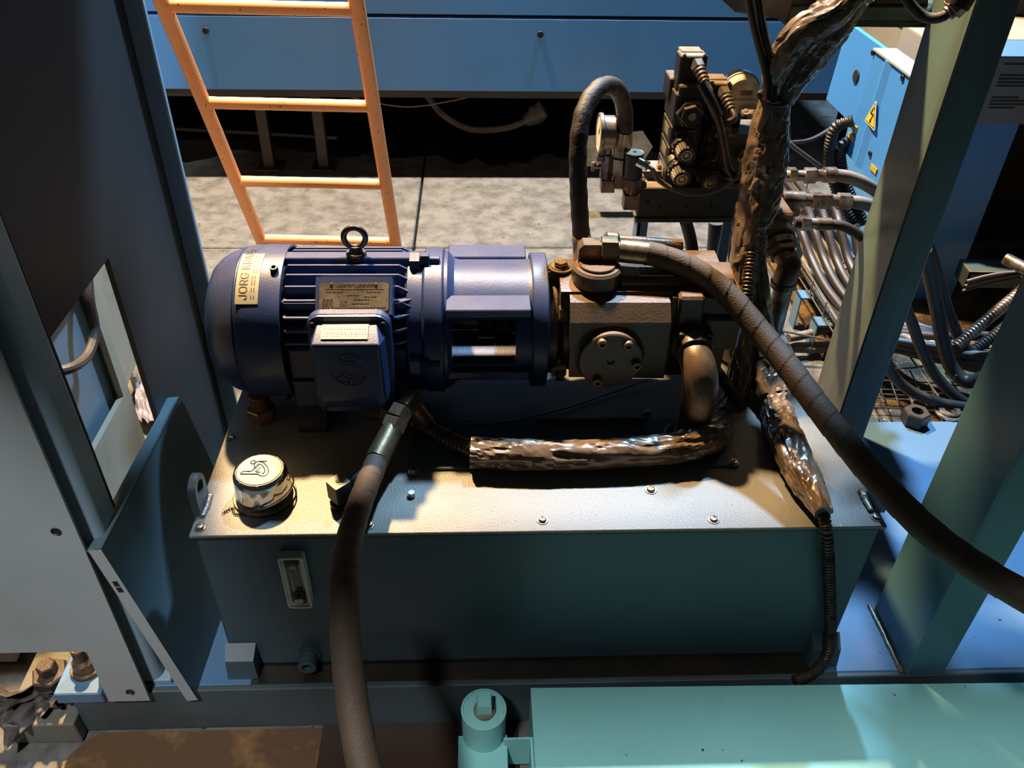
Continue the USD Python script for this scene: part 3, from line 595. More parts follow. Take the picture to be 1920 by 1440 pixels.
one('shaft_pipe', tube([(1.3117, 1.1000, -0.1640), (1.3445, 1.0500, -0.1683), (1.3996, 1.0000, -0.1794)], .016, 14), 'steel_dirty', 'dirty pipe end above the angle bracket at the right edge', 'pipe')

# ================================================================ oil tank
tk = Thing('oil_tank', 'teal welded oil tank with a screwed lid carrying the motor and pump', 'tank', (0, .28, ZB))
tk.part('body', bx(-.495, .495, .005, .555, ZB, -.006, .004), 'tank_paint')
lid = tk.part('lid', bx(-.5, .5, 0, .56, -.006, 0, .0012), 'plate_paint')
tk.part('gasket', bx(-.497, .497, .003, .557, -.012, -.006, .0005), 'gasket_paint', sub=lid)
for q in ((-0.4878, 0.0153, 0.0000), (-0.2494, 0.0160, 0.0000), (-0.0005, 0.0207, 0.0000), (0.2490, 0.0172, 0.0000), (0.4901, 0.0171, 0.0000), (-0.4879, 0.2101, -0.0000), (0.4891, 0.4339, 0.0000)):
    tk.part('lid_screw', pan(q, Z, .0058, .0042), 'screw_steel', sub=lid)
tk.part('lid_screw', bolt((-0.1921, 0.0739, 0.0000), Z, .006, .008, False), 'steel', sub=lid)
ip = tk.part('inspection_plate', bx((-0.1726, 0.1314, 0.0000)[0] - .03, (0.3148, 0.1236, 0.0000)[0], .128, .245, 0, .004, .001), 'tank_paint')
for q in ((-0.1924, 0.1227, 0.0040), (0.3074, 0.1340, 0.0040), (0.1906, 0.2570, 0.0040)):
    tk.part('plate_screw', pan(q, Z, .0058, .0042), 'screw_steel', sub=ip)
tk.part('lid_screw', pan((0.1674, 0.0801, 0.0000), Z, .0064, .0045), 'zinc', sub=lid)
def lug(x, y):
    sh = unary_union([Point(0, .035).buffer(.022, 16), sbox(-.022, 0, .022, .035)]).difference(Point(0, .036).buffer(.0125, 16))
    return slab(sh, .011, frame((x - .0055, y, 0), Y, Z))
lx, ly = -.497, (-0.4997, 0.0520, 0.0000)[1] + .008
tk.part('lifting_lug', lug(lx, ly), 'channel_paint')
tk.part('lug_weld', tube([(lx + .008, ly - .024, .001), (lx + .009, ly, .002), (lx + .008, ly + .022, .001)], .0035, 8, .002, rf=crinkle(3, .5, 5)), 'weld')
rx2, ry = .497, (0.4903, 0.0531, 0.0000)[1]
tk.part('lifting_lug', lug(rx2 + .004, ry - .004), 'base_paint')
tk.part('lug_weld', tube([(rx2 - .010, ry - .024, .001), (rx2 - .011, ry, .0022), (rx2 - .010, ry + .02, .001)], .004, 8, .002, rf=crinkle(6, .5, 5)), 'weld')
for xx in (-.474, .474):
    tk.part('foot_block', hull([(xx + sx * a, b, c) for sx in (-1, 1) for a, b, c in ((.024, .005, ZB + .058), (.022, -.018, ZB + .042), (.024, -.022, ZB), (.024, .005, ZB))]), 'tank_paint', smooth=False)
dc = V(*(-0.3686, -0.0050, -0.2870))
tk.part('drain_port', [ringm((dc[0], .005, dc[2]), (dc[0], -.022, dc[2]), .0145, .009), lathe((dc[0], -.006, dc[2]), -Y, [(.009, 0), (.0092, .006), (0, .006)], 20), ringm((dc[0], .006, dc[2]), (dc[0], .001, dc[2]), .0185, .010)], 'tank_paint')
# level gauge on the front face
g0, g1 = V(*(-0.3690, 0.0000, -0.0577)), V(*(-0.3672, 0.0000, -0.1337))
gx_ = -.3625; gt, gb_ = (-0.3631, 0.0000, -0.0382)[2], (-0.3728, 0.0000, -0.1512)[2]
gc, gh = (gt + gb_) / 2, gt - gb_
lg = tk.part('level_gauge', slab(rrect(.036, gh, .006).difference(rrect(.023, gh - .014, .003)), .012, frame((gx_, .005, gc), X, Z)), 'gauge_rim')
tk.part('rim', [slab(rrect(.036, gh, .006).difference(rrect(.031, gh - .005, .004)), .003, frame((gx_, -.007, gc), X, Z))], 'gauge_rim', sub=lg)
tk.part('sight_glass', slab(rrect(.023, gh - .014, .003), .005, frame((gx_, .005, gc), X, Z)), 'gauge_case', sub=lg)
tk.part('oil_column', slab(rrect(.012, gh * .42, .002), .0065, frame((gx_, .005, gc), X, Z)), 'oil_window', sub=lg)
for s_ in (1, -1): tk.part('gauge_bolt', [cyl((gx_, 0, gc + s_ * gh * .33), (gx_, -.004, gc + s_ * gh * .33), .0095), hexp((gx_, -.004, gc + s_ * gh * .33), (gx_, -.014, gc + s_ * gh * .33), .0085, .001)], 'steel_dirty', sub=lg)

# breather cap
bp_ = V(-.409, .079, 0)
bc = Thing('breather_cap', 'round chrome filler breather cap with an engraved figure on the tank lid', 'cap', bp_)
bc.part('flange', [cyl(bp_, bp_ + Z * .004, .046, 40), ringm(bp_ + Z * .004, bp_ + Z * .014, .034, .028, 36)], 'black_plastic')
def flute(u_, th_): pass
prof = [(.030, .012), (.0405, .012), (.0412, .014), (.0402, .0158), (.0400, .019), (.0397, .024), (.0395, .030), (.0391, .0395), (.0389, .0405), (.0385, .046), (.0365, .0505), (.0345, .052), (.0338, .0512), (.0330, .0512), (0, .0518)]
cap = lathe(bp_, Z, prof, 96)
vv = np.array(cap.vertices); rr2 = np.linalg.norm(vv[:, :2] - bp_[:2], axis=1); an2 = np.arctan2(vv[:, 1] - bp_[1], vv[:, 0] - bp_[0])
dd = 0.0022 * np.maximum(0, np.cos(an2 * 8)) * np.clip((vv[:, 2] - .0155) / .008, 0, 1) * (vv[:, 2] < .040) * (rr2 > .03)
vv[:, :2] -= (vv[:, :2] - bp_[:2]) / np.maximum(rr2, 1e-6)[:, None] * dd[:, None]; cap.vertices = vv
cp = bc.part('cap', cap, 'chrome', smooth=38)
bc.part('top_disc', cyl(bp_ + Z * .0512, bp_ + Z * .0522, .0318, 48, .0004), 'chrome_top')
ez = .0524
def eng(pts, name='engraved_figure'):
    pts = [(bp_[0] + a, bp_[1] + b, ez) for a, b in pts]
    return tube(pts, .0008, 6, .0015)
# figure outline, read from the lid photograph: local metres, x to the right and y away from the viewer
K = lambda a, b: ((a - 800) / 1100 * .058 - .002, (560 - b) / 760 * .055)
def circ(a, b, r_, s=1.0): return [(K(a, b)[0] + r_ * math.cos(t), K(a, b)[1] + r_ * s * math.sin(t)) for t in np.linspace(0, 2 * np.pi, 13)]
bc.part('engraved_figure', [eng(circ(605, 345, .0036)), eng([K(980, 325), K(740, 325), K(690, 350), K(660, 400), K(670, 460), K(690, 520)]),
    eng([K(690, 520), K(720, 440), K(760, 400), K(830, 410), K(930, 490), K(1000, 600), K(990, 660), K(950, 690)]),
    eng([K(740, 325), K(850, 345), K(960, 410), K(1070, 540), K(1100, 640), K(1080, 720), K(1000, 755), K(900, 735), K(840, 695)]),
    eng([K(840, 695), K(600, 690), K(360, 680), K(430, 610), K(620, 610), K(700, 540), K(790, 430)]), eng([K(860, 500), K(750, 620), K(890, 640)])], 'ink')
bc.part('retaining_ring', tube([(bp_[0] + .044 * math.cos(a), bp_[1] + .044 * math.sin(a), .011 + .012 * max(0, math.cos(a + .3))) for a in np.linspace(-1.9, 1.6, 22)], .0013, 8, .003), 'chrome')
ch = [(-0.4627, 0.0425, 0.0015), (-0.4556, 0.0482, 0.0020), (-0.4507, 0.0535, 0.0020), (-0.4457, 0.0417, 0.0020), (-0.4350, 0.0383, 0.0020), (-0.4170, 0.0359, 0.0020), (-0.3984, 0.0388, 0.0030)]
cq, _u = spline(ch, .0035); lk = []
for k in range(len(cq) - 1):
    t_ = cq[k + 1] - cq[k]; a_ = np.cross(t_, Z); a_ = a_ / np.linalg.norm(a_); o_ = Z * .0 if k % 2 else Z
    w_ = a_ if k % 2 else Z * .6 + a_ * .8
    lk.append(tube([cq[k] + w_ * .0013, cq[k] + t_ * .5 + w_ * .0019, cq[k + 1] + w_ * .0013, cq[k + 1] + t_ * .25, cq[k + 1] - w_ * .0013, cq[k] + t_ * .5 - w_ * .0019, cq[k] - w_ * .0013, cq[k] - t_ * .25, cq[k] + w_ * .0013], .0005, 5, .0012))
bc.part('bead_chain', lk, 'black_oxide')

# float switch connector
fp = V(*(-0.2943, 0.0592, -0.0000))
fs = Thing('float_switch', 'black square plug connector standing on the tank lid behind the front hose', 'connector', fp)
fs.part('base', [cyl(fp, fp + Z * .008, .016, 28), cyl(fp + Z * .008, fp + Z * .018, .012, 24)], 'black_oxide')
M45 = frame(fp + Z * .014, V(math.cos(.75), math.sin(.75), 0), V(-math.sin(.75), math.cos(.75), 0))
fs.part('plug', slab(rrect(.026, .026, .002), .032, M45), 'black_plastic')
fs.part('plug_screw', capscrew(fp + Z * .046, Z, .0032, .0012), 'black_oxide')
fs.part('cable_gland', cyl(fp + V(.008, .010, .030), fp + V(.030, .028, .034), .008), 'black_oxide')

# ================================================================ electric motor
YM, ZM = .339, .140
mo = Thing('electric_motor', 'navy blue finned electric motor lying on the tank lid', 'motor', (-.30, YM, 0))
c_ = V(-.513, YM, ZM)
fc = mo.part('fan_cover', lathe(c_, X, [(0, .001), (.066, 0), (.080, .003), (.094, .010), (.104, .020), (.112, .034), (.1185, .052), (.1192, .0545), (.1178, .0555), (.1178, .0570), (.1205, .0585), (.1225, .070), (.123, .124), (.1225, .126), (.119, .126), (.117, .10), (0, .09)], 72), 'motor_navy')
mo.part('intake_grille', [ringm(c_ - X * .001, c_ + X * .003, r_, r_ - .004, 40) for r_ in (.064, .052, .040, .028, .016)], 'motor_dark', sub=fc)
def on_cover(x, ang, r_=.123): return V(x, YM - r_ * math.sin(ang), ZM + r_ * math.cos(ang)), V(0, -math.sin(ang), math.cos(ang))
for a_ in (.33, -.9, 2.3, -2.3):
    q, n_ = on_cover(-.398, a_); mo.part('cover_screw', capscrew(q, n_, .0062, .007), 'black_oxide', sub=fc)
# curved cream sticker with lettering running round the cover
def bent(m, x0, ang0, r_):
    v = np.array(m.vertices); a = ang0 - v[:, 0] / r_; rad = r_ + v[:, 2]
    m = m.copy(); m.vertices = np.stack([x0 + (-v[:, 1]) * -1.0 * -1.0, YM - rad * np.sin(a), ZM + rad * np.cos(a)], 1)
    return m
lab = trimesh.creation.box(bounds=[[0, 0, 0], [.096, .034, .0006]]).subdivide().subdivide().subdivide().subdivide()
a_lab = .80
stk = mo.part('sticker', bent(lab, -.418, a_lab, .1231), 'sticker_cream', sub=fc)
txt = meshkit.text_mesh('JORG KRAUS', .0125, .0004); txt.apply_translation([.006, .0165, .0006])
txt = txt.subdivide_to_size(.006); mo.part('print', bent(txt, -.418, a_lab, .1231), 'ink_soft', sub=fc)
rows = [trimesh.creation.box(bounds=[[.008 + k * .011, .006 + j * .004, .0006], [.008 + k * .011 + .005 + (k * 7 % 3) * .0015, .0072 + j * .004, .0009]]) for k in range(8) for j in range(2)]
mo.part('small_print', bent(cat_(rows), -.418, a_lab, .1231), 'ink_soft', sub=fc)
# frame with fins
mo.part('frame', [cyl((-.39, YM, ZM), (-.19, YM, ZM), .096, 64, .001), bx(-.385, -.20, YM - .103, YM - .07, ZM - .10, ZM + .015, .004)], 'motor_navy')
mo.part('shadow_gap', ringm((-.392, YM, ZM), (-.386, YM, ZM), .113, .08, 48), 'motor_dark')
def fin(kind, off, sgn, x0=-.385, x1=-.192, R_=.1185, ch_=.020):
    h = math.sqrt(max(R_**2 - off**2, 0)); b = math.sqrt(max(.094**2 - off**2, 0)) - .004
    pl = Polygon([(x0, b), (x1, b), (x1, h - ch_ * .55), (x1 - ch_, h), (x0 + .004, h), (x0, h - .006)])
    if kind == 'up': return slab(pl, .0036, frame((0, YM + off + .0018, ZM), X, Z))
    M = frame((0, YM, ZM + off - .0018), X, V(0, sgn, 0))
    return slab(pl, .0036 if sgn > 0 else -.0036, M)
for o in (-.080, -.062, -.043, -.024, .024, .043, .062, .080): mo.part('fin', fin('up', o, 1), 'motor_navy', smooth=False)
for o in (.083, .066, .049, .031, -.045, -.062, -.079):
    mo.part('fin', fin('side', o, -1), 'motor_navy', smooth=False); mo.part('fin', fin('side', o, 1), 'motor_navy', smooth=False)
for o in (.012, -.012): mo.part('fin', fin('side', o, 1), 'motor_navy', smooth=False)
mo.part('top_rib', bx(-.388, -.182, YM - .013, YM + .009, ZM + .09, ZM + .1215, .0015), 'motor_navy')
mo.part('eyebolt', [cyl((-.279, YM - .002, ZM + .12), (-.279, YM - .002, ZM + .127), .0155, 24), hexp((-.279, YM - .002, ZM + .116), (-.279, YM - .002, ZM + .122), .018, .001), lathe((-.279, YM - .002, ZM + .127), Z, [(.011, 0), (.009, .006), (.008, .010), (0, .010)], 20),
    tube([(-.279 + .0165 * math.sin(a), YM - .002, ZM + .151 + .0165 * math.cos(a)) for a in np.linspace(0, 2 * np.pi, 33)], .0046, 14, .002, caps=False)], 'black_oxide')
# name plate on its pad
n0, n1, n2 = V(*(-0.3230, 0.2520, 0.2616)), V(*(-0.2228, 0.2520, 0.2613)), V(*(-0.3261, 0.2220, 0.2309))
eu_ = (n1 - n0) / np.linalg.norm(n1 - n0); dn = n2 - n0; dn -= eu_ * (dn @ eu_); hN = np.linalg.norm(dn); en_ = -dn / hN
MN = frame(n0 - en_ * hN / 2 + eu_ * .0505, eu_, en_); wn = MN[:3, 2]
pad = mo.part('plate_pad', slab(rrect(.112, hN + .014, .002, 0, .002), -.036, MN), 'motor_navy')
npl = slab(rrect(.101, hN, .005), .0012, MN); mo.part('name_plate', npl, 'brass_plate', sub=pad)
rng = np.random.RandomState(11); rows = []
for j, (yy, segs) in enumerate(((.42, ((-.2, .02), (.06, .30))), (.36, ((-.25, -.02), (.02, .32))), (.26, ((-.42, .44),)), (.16, ((-.4, -.15), (.18, .40))), (.05, ((-.1, .08),)), (.0, ((.15, .33),)), (-.10, ((-.45, -.30), (.0, .22))), (-.17, ((-.45, -.30), (-.2, -.1))), (-.24, ((-.45, -.3), (-.2, -.1), (-.02, .22))), (-.31, ((-.45, -.3), (-.2, -.1))), (-.38, ((-.46, .46),)), (-.45, ((-.15, .25),)))):
    for a, b in segs:
        x = a
        while x < b:
            w_ = rng.uniform(.015, .05); rows.append(slab(sbox(x * .1, yy * hN, min(x + w_, b) * .1, yy * hN + .0009), .0003, MN @ trimesh.transformations.translation_matrix([0, 0, .0012]))); x += w_ + .012
mo.part('plate_print', rows, 'ink_soft', sub=pad, smooth=False)
for a, b in ((-.033, .44), (.032, .44), (-.033, -.46), (.032, -.46)):
    q = (MN @ V(a, b * hN, .0012, 1))[:3]; mo.part('rivet', cyl(q, q + wn * .0016, .0019, 12), 'steel_dirty', sub=pad)
# terminal box
tb = mo.part('terminal_box', [slab(rrect(.104, .15, .02), .05, frame((-.279, YM - .07, .150), X, Z)), slab(rrect(.121, .176, .021), .012, frame((-.279, .216, .150), X, Z))], 'motor_navy')
mo.part('seal', slab(rrect(.118, .173, .02), .002, frame((-.279, .204, .150), X, Z)), 'motor_dark', sub=tb)
lidm = hull([(-.279 + a, .202, .150 + b) for a, b in rrect(.121, .176, .021).exterior.coords] + [(-.279 + a, .1985, .150 + b) for a, b in rrect(.119, .174, .020).exterior.coords])
back = Polygon([(-.043, .079), (.041, .079), (.055, .055), (.055, -.040), (.042, -.055), (-.043, -.055), (-.055, -.040), (-.055, .055)]).buffer(-.003).buffer(.003, 5)
front = Polygon([(-.049, .066), (.047, .066), (.049, .064), (.049, -.026), (.038, -.035), (-.039, -.035), (-.049, -.026)]).buffer(-.004).buffer(.004, 6)
dome_ = hull([(-.279 + a, .200, .150 + b) for a, b in back.exterior.coords] + [(-.279 + a, .162, .152 + b) for a, b in back.buffer(-.003).exterior.coords if b < .05] + [(-.279 + a, .157, .150 + b) for a, b in front.buffer(-.004).exterior.coords] + [(-.279 + a, .161, .150 + b) for a, b in front.exterior.coords])
tc = mo.part('terminal_cover', [lidm, dome_], 'motor_navy', sub=tb)
for a, b in ((-.050, .074), (.050, .074), (-.050, -.077), (.050, -.077)):
    mo.part('cover_bolt', capscrew((-.279 + a, .1985, .150 + b), -Y, .0052, .005), 'black_oxide', sub=tb)
ec = ((-0.2764, 0.1570, 0.1722)[0], .157, (-0.2764, 0.1570, 0.1722)[2]); em = []
for r_ in (.029, .0165, .0105): em.append(ringm((ec[0], .1575, ec[2]), (ec[0], .1560, ec[2]), r_, r_ - .0016, 40))
em.append(tube([(ec[0] - .0045, .1568, ec[2] - .004), (ec[0] - .011, .1568, ec[2] - .0105), (ec[0] - .019, .1568, ec[2] - .013)], .0009, 6))
for word, mid, flip in (('RAME', math.pi / 2, 1), ('EUROMO', -math.pi / 2, -1)):
    for k, ch_ in enumerate(word):
        a = mid - flip * (k - (len(word) - 1) / 2) * .36
        g = meshkit.text_mesh(ch_, .0062, .0012); b_ = g.bounds; g.apply_translation([-(b_[0][0] + b_[1][0]) / 2, -.0031, 0])
        rv = V(math.cos(a), 0, math.sin(a)); up = rv * flip; rt = np.cross(up, -Y) * -1
        rt = np.cross(up, V(0, -1, 0)); M = np.eye(4); M[:3, 0], M[:3, 1], M[:3, 2], M[:3, 3] = rt, up, V(0, -1, 0), V(ec[0], .1572, ec[2]) + rv * .0228
        g.apply_transform(M); em.append(g)
mo.part('embossed_badge', em, 'motor_navy', sub=tb)
# label on the sloping top of the cover
l0, l1, l2 = V(-.279 - .0, .1975, .2245), V(0, 0, 0), V(0, 0, 0)
sl0, sl1 = V(0, .198, .2285), V(0, .161, .2165); sd = (sl0 - sl1) / np.linalg.norm(sl0 - sl1)
ML = frame(V(-.281, 0, 0) + (sl0 + sl1) / 2, X, sd)
mo.part('cover_label', slab(sbox(-.033, -.0135, .033, .0135), .0016, ML), 'sticker_cream', sub=tb)
rng = np.random.RandomState(5); rows = []
for yy, hh in ((.004, .0055), (-.0025, .0016), (-.0058, .0014), (-.009, .0012)):
    x = -.030
    while x < .029:
        w_ = rng.uniform(.0012, .004); rows.append(slab(sbox(x, yy, x + w_ * .6, yy + hh * rng.uniform(.6, 1)), .0003, ML @ trimesh.transformations.translation_matrix([0, 0, .0016]))); x += w_ + .0012
mo.part('label_print', rows, 'ink_soft', sub=tb, smooth=False)
mo.part('cable_gland', [hexp((-.232, .205, .068), (-.232, .205, .052), .015, .001), cyl((-.232, .205, .052), (-.232, .205, .036), .011)], 'brown_fitting', sub=tb)
# end shield, feet
es = mo.part('end_shield', lathe((-.205, YM, ZM), X, [(.09, 0), (.108, .002), (.112, .006), (.112, .028), (.1165, .031), (.1175, .033), (.1175, .058), (.116, .060), (0, .060)], 72), 'motor_navy')
for a_ in (.12, 3.0, -1.45, 1.62):
    q = V(-.186, YM - .1195 * math.sin(a_), ZM + .1195 * math.cos(a_))
    mo.part('shield_lug', hull([V(xx, YM - r_ * math.sin(a_ + d), ZM + r_ * math.cos(a_ + d)) for xx in (-.196, -.181) for r_, d in ((.10, -.16), (.10, .16), (.126, -.09), (.126, .09))]), 'motor_navy', sub=es, smooth=False)
    mo.part('flange_bolt', [hexp((-.180, q[1], q[2]), (-.166, q[1], q[2]), .0115, .001), cyl((-.166, q[1], q[2]), (-.150, q[1], q[2]), .006)], 'motor_navy', sub=es)
for sx in (-.36, -.225):
    mo.part('foot', hull([(sx + a, YM + sy * b, c) for a in (-.022, .022) for sy in (-1,) for b, c in ((.118, 0), (.118, .012), (.07, .07), (.03, .06), (.03, 0))]), 'motor_dark', smooth=False)
    mo.part('foot', hull([(sx + a, YM + sy * b, c) for a in (-.022, .022) for sy in (1,) for b, c in ((.118, 0), (.118, .012), (.07, .07), (.03, .06), (.03, 0))]), 'motor_dark', smooth=False)

# ================================================================ bell housing and coupling
bh = Thing('bell_housing', 'blue cast coupling housing with side windows between motor and pump', 'housing', (-.07, YM, ZM))
shell = man(lathe((-.1445, YM, ZM), X, [(0, 0), (.112, 0), (.112, .006), (.1005, .016), (.0985, .022), (.0985, .128), (.1005, .138), (0, .138)], 72))
inner = man(lathe((-.150, YM, ZM), X, [(0, 0), (.086, 0), (.086, .155), (0, .155)], 48))
wx0, wx1 = (-0.1324, 0.2500, 0.1933)[0], (-0.0334, 0.2500, 0.1928)[0]
wz1, wz0 = (-0.1324, 0.2490, 0.1920)[2], (-0.1343, 0.2490, 0.1202)[2]
cut = man(bx(wx0, wx1, .1, .6, wz0, wz1, .003))
bh.part('shell', shell - inner - cut, 'motor_navy', smooth=30)
for zz in ((-0.1283, 0.2400, 0.2177)[2], (-0.1313, 0.2450, 0.1033)[2]):
    bh.part('rib', [bx(-.140, -.012, YM - .104, YM - .06, zz - .008, zz + .006, .0015)], 'motor_navy'); bh.part('rib', [bx(-.140, -.012, YM + .06, YM + .104, zz - .008, zz + .006, .0015)], 'motor_navy')
bh.part('pump_flange', lathe((-.0075, YM, ZM), X, [(.07, 0), (.1085, 0), (.110, .002), (.110, .023), (.1085, .025), (.07, .025)], 72), 'motor_navy')
co = Thing('shaft_coupling', 'dark shaft coupling visible through the housing window', 'coupling', (-.07, YM, ZM))
co.part('motor_shaft', cyl((-.150, YM, ZM), (-.085, YM, ZM), .017, 28), 'steel_dirty')
co.part('hub', cyl((-.092, YM, ZM), (-.064, YM, ZM), .030, 36, .002), 'black_oxide')
co.part('spider', cyl((-.064, YM, ZM), (-.054, YM, ZM), .043, 36, .001), 'black_plastic')
co.part('hub', cyl((-.054, YM, ZM), (-.038, YM, ZM), .043, 36, .002), 'black_oxide'); co.part('pump_shaft', cyl((-.038, YM, ZM), (.02, YM, ZM), .022, 28), 'dark_steel')

# ================================================================ hydraulic pump
pu = Thing('hydraulic_pump', 'oil-stained cast variable piston pump behind the right-hand hose', 'pump', (.15, YM, 0))
pu.part('mounting_flange', [lathe((.0175, YM, ZM), X, [(0, 0), (.085, 0), (.088, .002), (.088, .014), (.084, .018), (0, .018)], 48), slab(rrect(.17, .05, .02), .016, frame((.0175, YM, ZM), Y, Z))], 'pump_casting')
for a_ in (.9, 2.25):
    q = V(.033, YM - .092 * math.sin(a_), ZM + .092 * math.cos(a_)); pu.part('flange_bolt', hexp(q, q + X * .014, .0125, .001), 'steel_dirty')
body = [lathe((.03, YM, ZM + .008), X, [(0, 0), (.07, .0), (.086, .012), (.090, .03), (.090, .15), (.084, .17), (0, .17)], 48)]
body.append(hull([(xx, yy, zz) for xx in (.035, .205) for yy, zz in ((.272, .233), (.345, .243), (.395, .222), (.26, .20))]))
pb = pu.part('body', body, 'pump_casting', smooth=40)
blk = hull([(.047, .249, .228), (.20, .251, .226), (.047, .228, .205), (.20, .231, .203), (.050, .228, .104), (.202, .231, .098), (.060, .30, .09), (.20, .30, .09), (.05, .31, .232), (.20, .31, .23)] )
pu.part('yoke_block', blk, 'pump_casting', sub=pb, smooth=12)
dC = V(*(0.1113, 0.2280, 0.1436)); rD = .050
sc = pu.part('side_cover', lathe((dC[0], .232, dC[2]), -Y, [(rD + .004, 0), (rD + .004, .004), (rD, .006), (rD, .0165), (rD - .002, .0185), (.006, .0185), (.004, .015), (0, .015)], 56), 'pump_casting')
for a_ in (.75, 1.9 + .35, -.35 + .2, -1.95):
    a_ = {0.75: 2.0, 2.25: -2.05, -0.14999999999999997: -.12, -1.95: .95}[a_]
    q = V(dC[0] + .040 * math.cos(a_), .2135, dC[2] + .040 * math.sin(a_)); pu.part('cover_screw', capscrew(q, -Y, .0075, .008), 'brown_fitting', sub=sc)
eblk = pu.part('end_block', [hull([(.205, .262, .228), (.300, .262, .226), (.205, .258, .085), (.300, .258, .085), (.205, .40, .235), (.300, .40, .235), (.205, .40, .08), (.30, .40, .08)]),
    bx(.213, .252, .248, .30, .170, .236, .004), bx(.255, .318, .252, .31, .135, .196, .004), bx(.27, .322, .27, .36, .19, .222, .003)], 'pump_casting', smooth=20)
pu.part('top_block', hull([(xx, yy, zz) for xx, yy, zz in ((.128, .283, .243), (.30, .283, .238), (.128, .292, .250), (.305, .292, .244), (.125, .345, .249), (.31, .345, .243), (.125, .39, .215), (.31, .39, .21), (.13, .28, .20), (.30, .28, .20))]), 'pump_casting', smooth=12)
pq = V(*(0.1817, 0.3019, 0.2500)); MP = frame(pq, X, V(0, 1, .0)); pn = pu.part('pump_name_plate', slab(rrect(.056, .026, .003), .0015, MP), 'plate_silver')
rng = np.random.RandomState(2); rows = []
for yy in (.008, .002, -.004, -.0095):
    x = -.025
    while x < .024:
        w_ = rng.uniform(.002, .008); rows.append(slab(sbox(x, yy, x + w_, yy + .0012), .0003, MP @ trimesh.transformations.translation_matrix([0, 0, .0015]))); x += w_ + .002
pu.part('plate_print', rows, 'ink_soft', sub=pn, smooth=False)
cq0, cq1 = V(*(0.1212, 0.4000, 0.2521)), V(*(0.2421, 0.4000, 0.2423))
cy = pu.part('control_cylinder', [cyl(cq0, cq1, .0115, 24, .002), cyl(cq0 - X * .006, cq0 + X * .018, .0155, 24, .004), hexp(cq1 - X * .012, cq1 + X * .002, .0125, .001)], 'pump_casting')
for dx in (-.012, -.035): pu.part('port_screw', capscrew(cq1 + V(dx, -.012, -.012), Z, .006, .009), 'steel_dirty', sub=cy)
tq = V(*(0.0381, 0.3298, 0.2450)); pu.part('eye_boss', [hull([tq + V(a, b, c) for a in (-.02, .03) for b in (-.012, .012) for c in (-.03, -.004)]), cyl(tq + Z * -.004, tq, .02)], 'pump_casting')
pu.part('plug_bolt', bolt(tq, Z, .0115, .008), 'zinc')
pf = V(*(0.0915, 0.3024, 0.2620)); pu.part('pressure_port', [cyl(pf - Z * .03, pf, .038, 36, .004), cyl(pf, pf + Z * .004, .028, 32)], 'pump_casting')

# suction pipe
sf0 = V(*(0.2417, 0.2250, 0.1579))
sp = Thing('suction_pipe', 'brown suction elbow pipe bolted to the pump and entering the tank lid', 'pipe', (.26, .23, 0))
sp.part('flange', [slab(rrect(.062, .052, .018), .018, frame((sf0[0], .258, sf0[2]), X, Z)), cyl((sf0[0], .242, sf0[2]), (sf0[0], .222, sf0[2] - .004), .028, 28)], 'pump_casting')
for a in (-.021, .021): sp.part('flange_screw', capscrew((sf0[0] + a, .240, sf0[2] + .015), -Y, .0085, .009), 'black_oxide')
pz = V(*(0.2695, 0.2467, 0.0000))
path = [(sf0[0], .235, sf0[2] - .008), (sf0[0] + .002, .215, sf0[2] - .011), (sf0[0] + .005, .196, sf0[2] - .024), (sf0[0] + .008, .187, sf0[2] - .046), (sf0[0] + .008, .186, sf0[2] - .075), (sf0[0] + .006, .186, .0)]
sp.part('elbow', tube(path, [.027, .027, .027, .027, .0255, .025, .025], 32, .005), 'brown_fitting', smooth=50)
sp.part('weld_ring', tube([(sf0[0] + .008 + .0265 * math.cos(a), .186 + .0265 * math.sin(a), .030 + .004 * math.cos(a)) for a in np.linspace(0, 2 * np.pi, 30)], .0025, 8, .004, caps=False), 'brown_fitting')
sp.part('collar', lathe((sf0[0] + .006, .186, .004), Z, [(.026, 0), (.042, 0), (.044, .003), (.043, .008), (.040, .010), (.034, .006), (.026, .006)], 40), 'black_oxide')
one('thin_wire', tube([(-0.1938, 0.2263, 0.0120), (-0.1159, 0.2310, 0.0060), (-0.0457, 0.2407, 0.0040), (0.0452, 0.2703, 0.0040), (0.1220, 0.3073, 0.0040), (0.2070, 0.3469, 0.0080)], .0016, 6), 'black_oxide', 'thin black wire lying on the oily tank lid below the pump', 'wire')
one('plate_rib', bx((0.0176, 0.2585, -0.0000)[0] * 0 - .0, (0.1882, 0.2562, 0.0000)[0], .236, .2395, 0, .012, .001), 'gasket_paint', 'low dark rib welded across the lid below the pump', 'rib')
for k, q in enumerate(((0.0397, 0.3000, 0.0692), (-0.4533, 0.3000, -0.0054))): pass
lp = V(*(-0.4492, 0.2621, 0.0000)); rt_ = Thing('return_fitting', 'brown hexagon pipe fitting in the shade under the left end of the motor', 'fitting', lp)
rt_.part('hex_base', hexp(lp, lp + Z * .022, .024, .002), 'brown_fitting'); rt_.part('neck', cyl(lp + Z * .022, lp + Z * .048, .0165, 28), 'brown_fitting')
yq = V(*(0.0386, 0.2700, 0.0953))
pu.part('yellow_plug', [bx(yq[0] - .012, yq[0] + .012, .262, .30, yq[2] - .016, yq[2] + .006, .002), bx(yq[0] - .008, yq[0] + .010, .268, .30, yq[2] + .004, yq[2] + .022, .002)], 'sticker_cream')

# ================================================================ hoses on the unit
def hose(name, pts, r, m, label, cat='hose', ferr=None, n=22, step=.006, rf=None):
    t = Thing(name, label, cat, pts[len(pts) // 2])
    t.part('hose_body', tube(pts, r, n, step, rf), m, smooth=60)
    return t


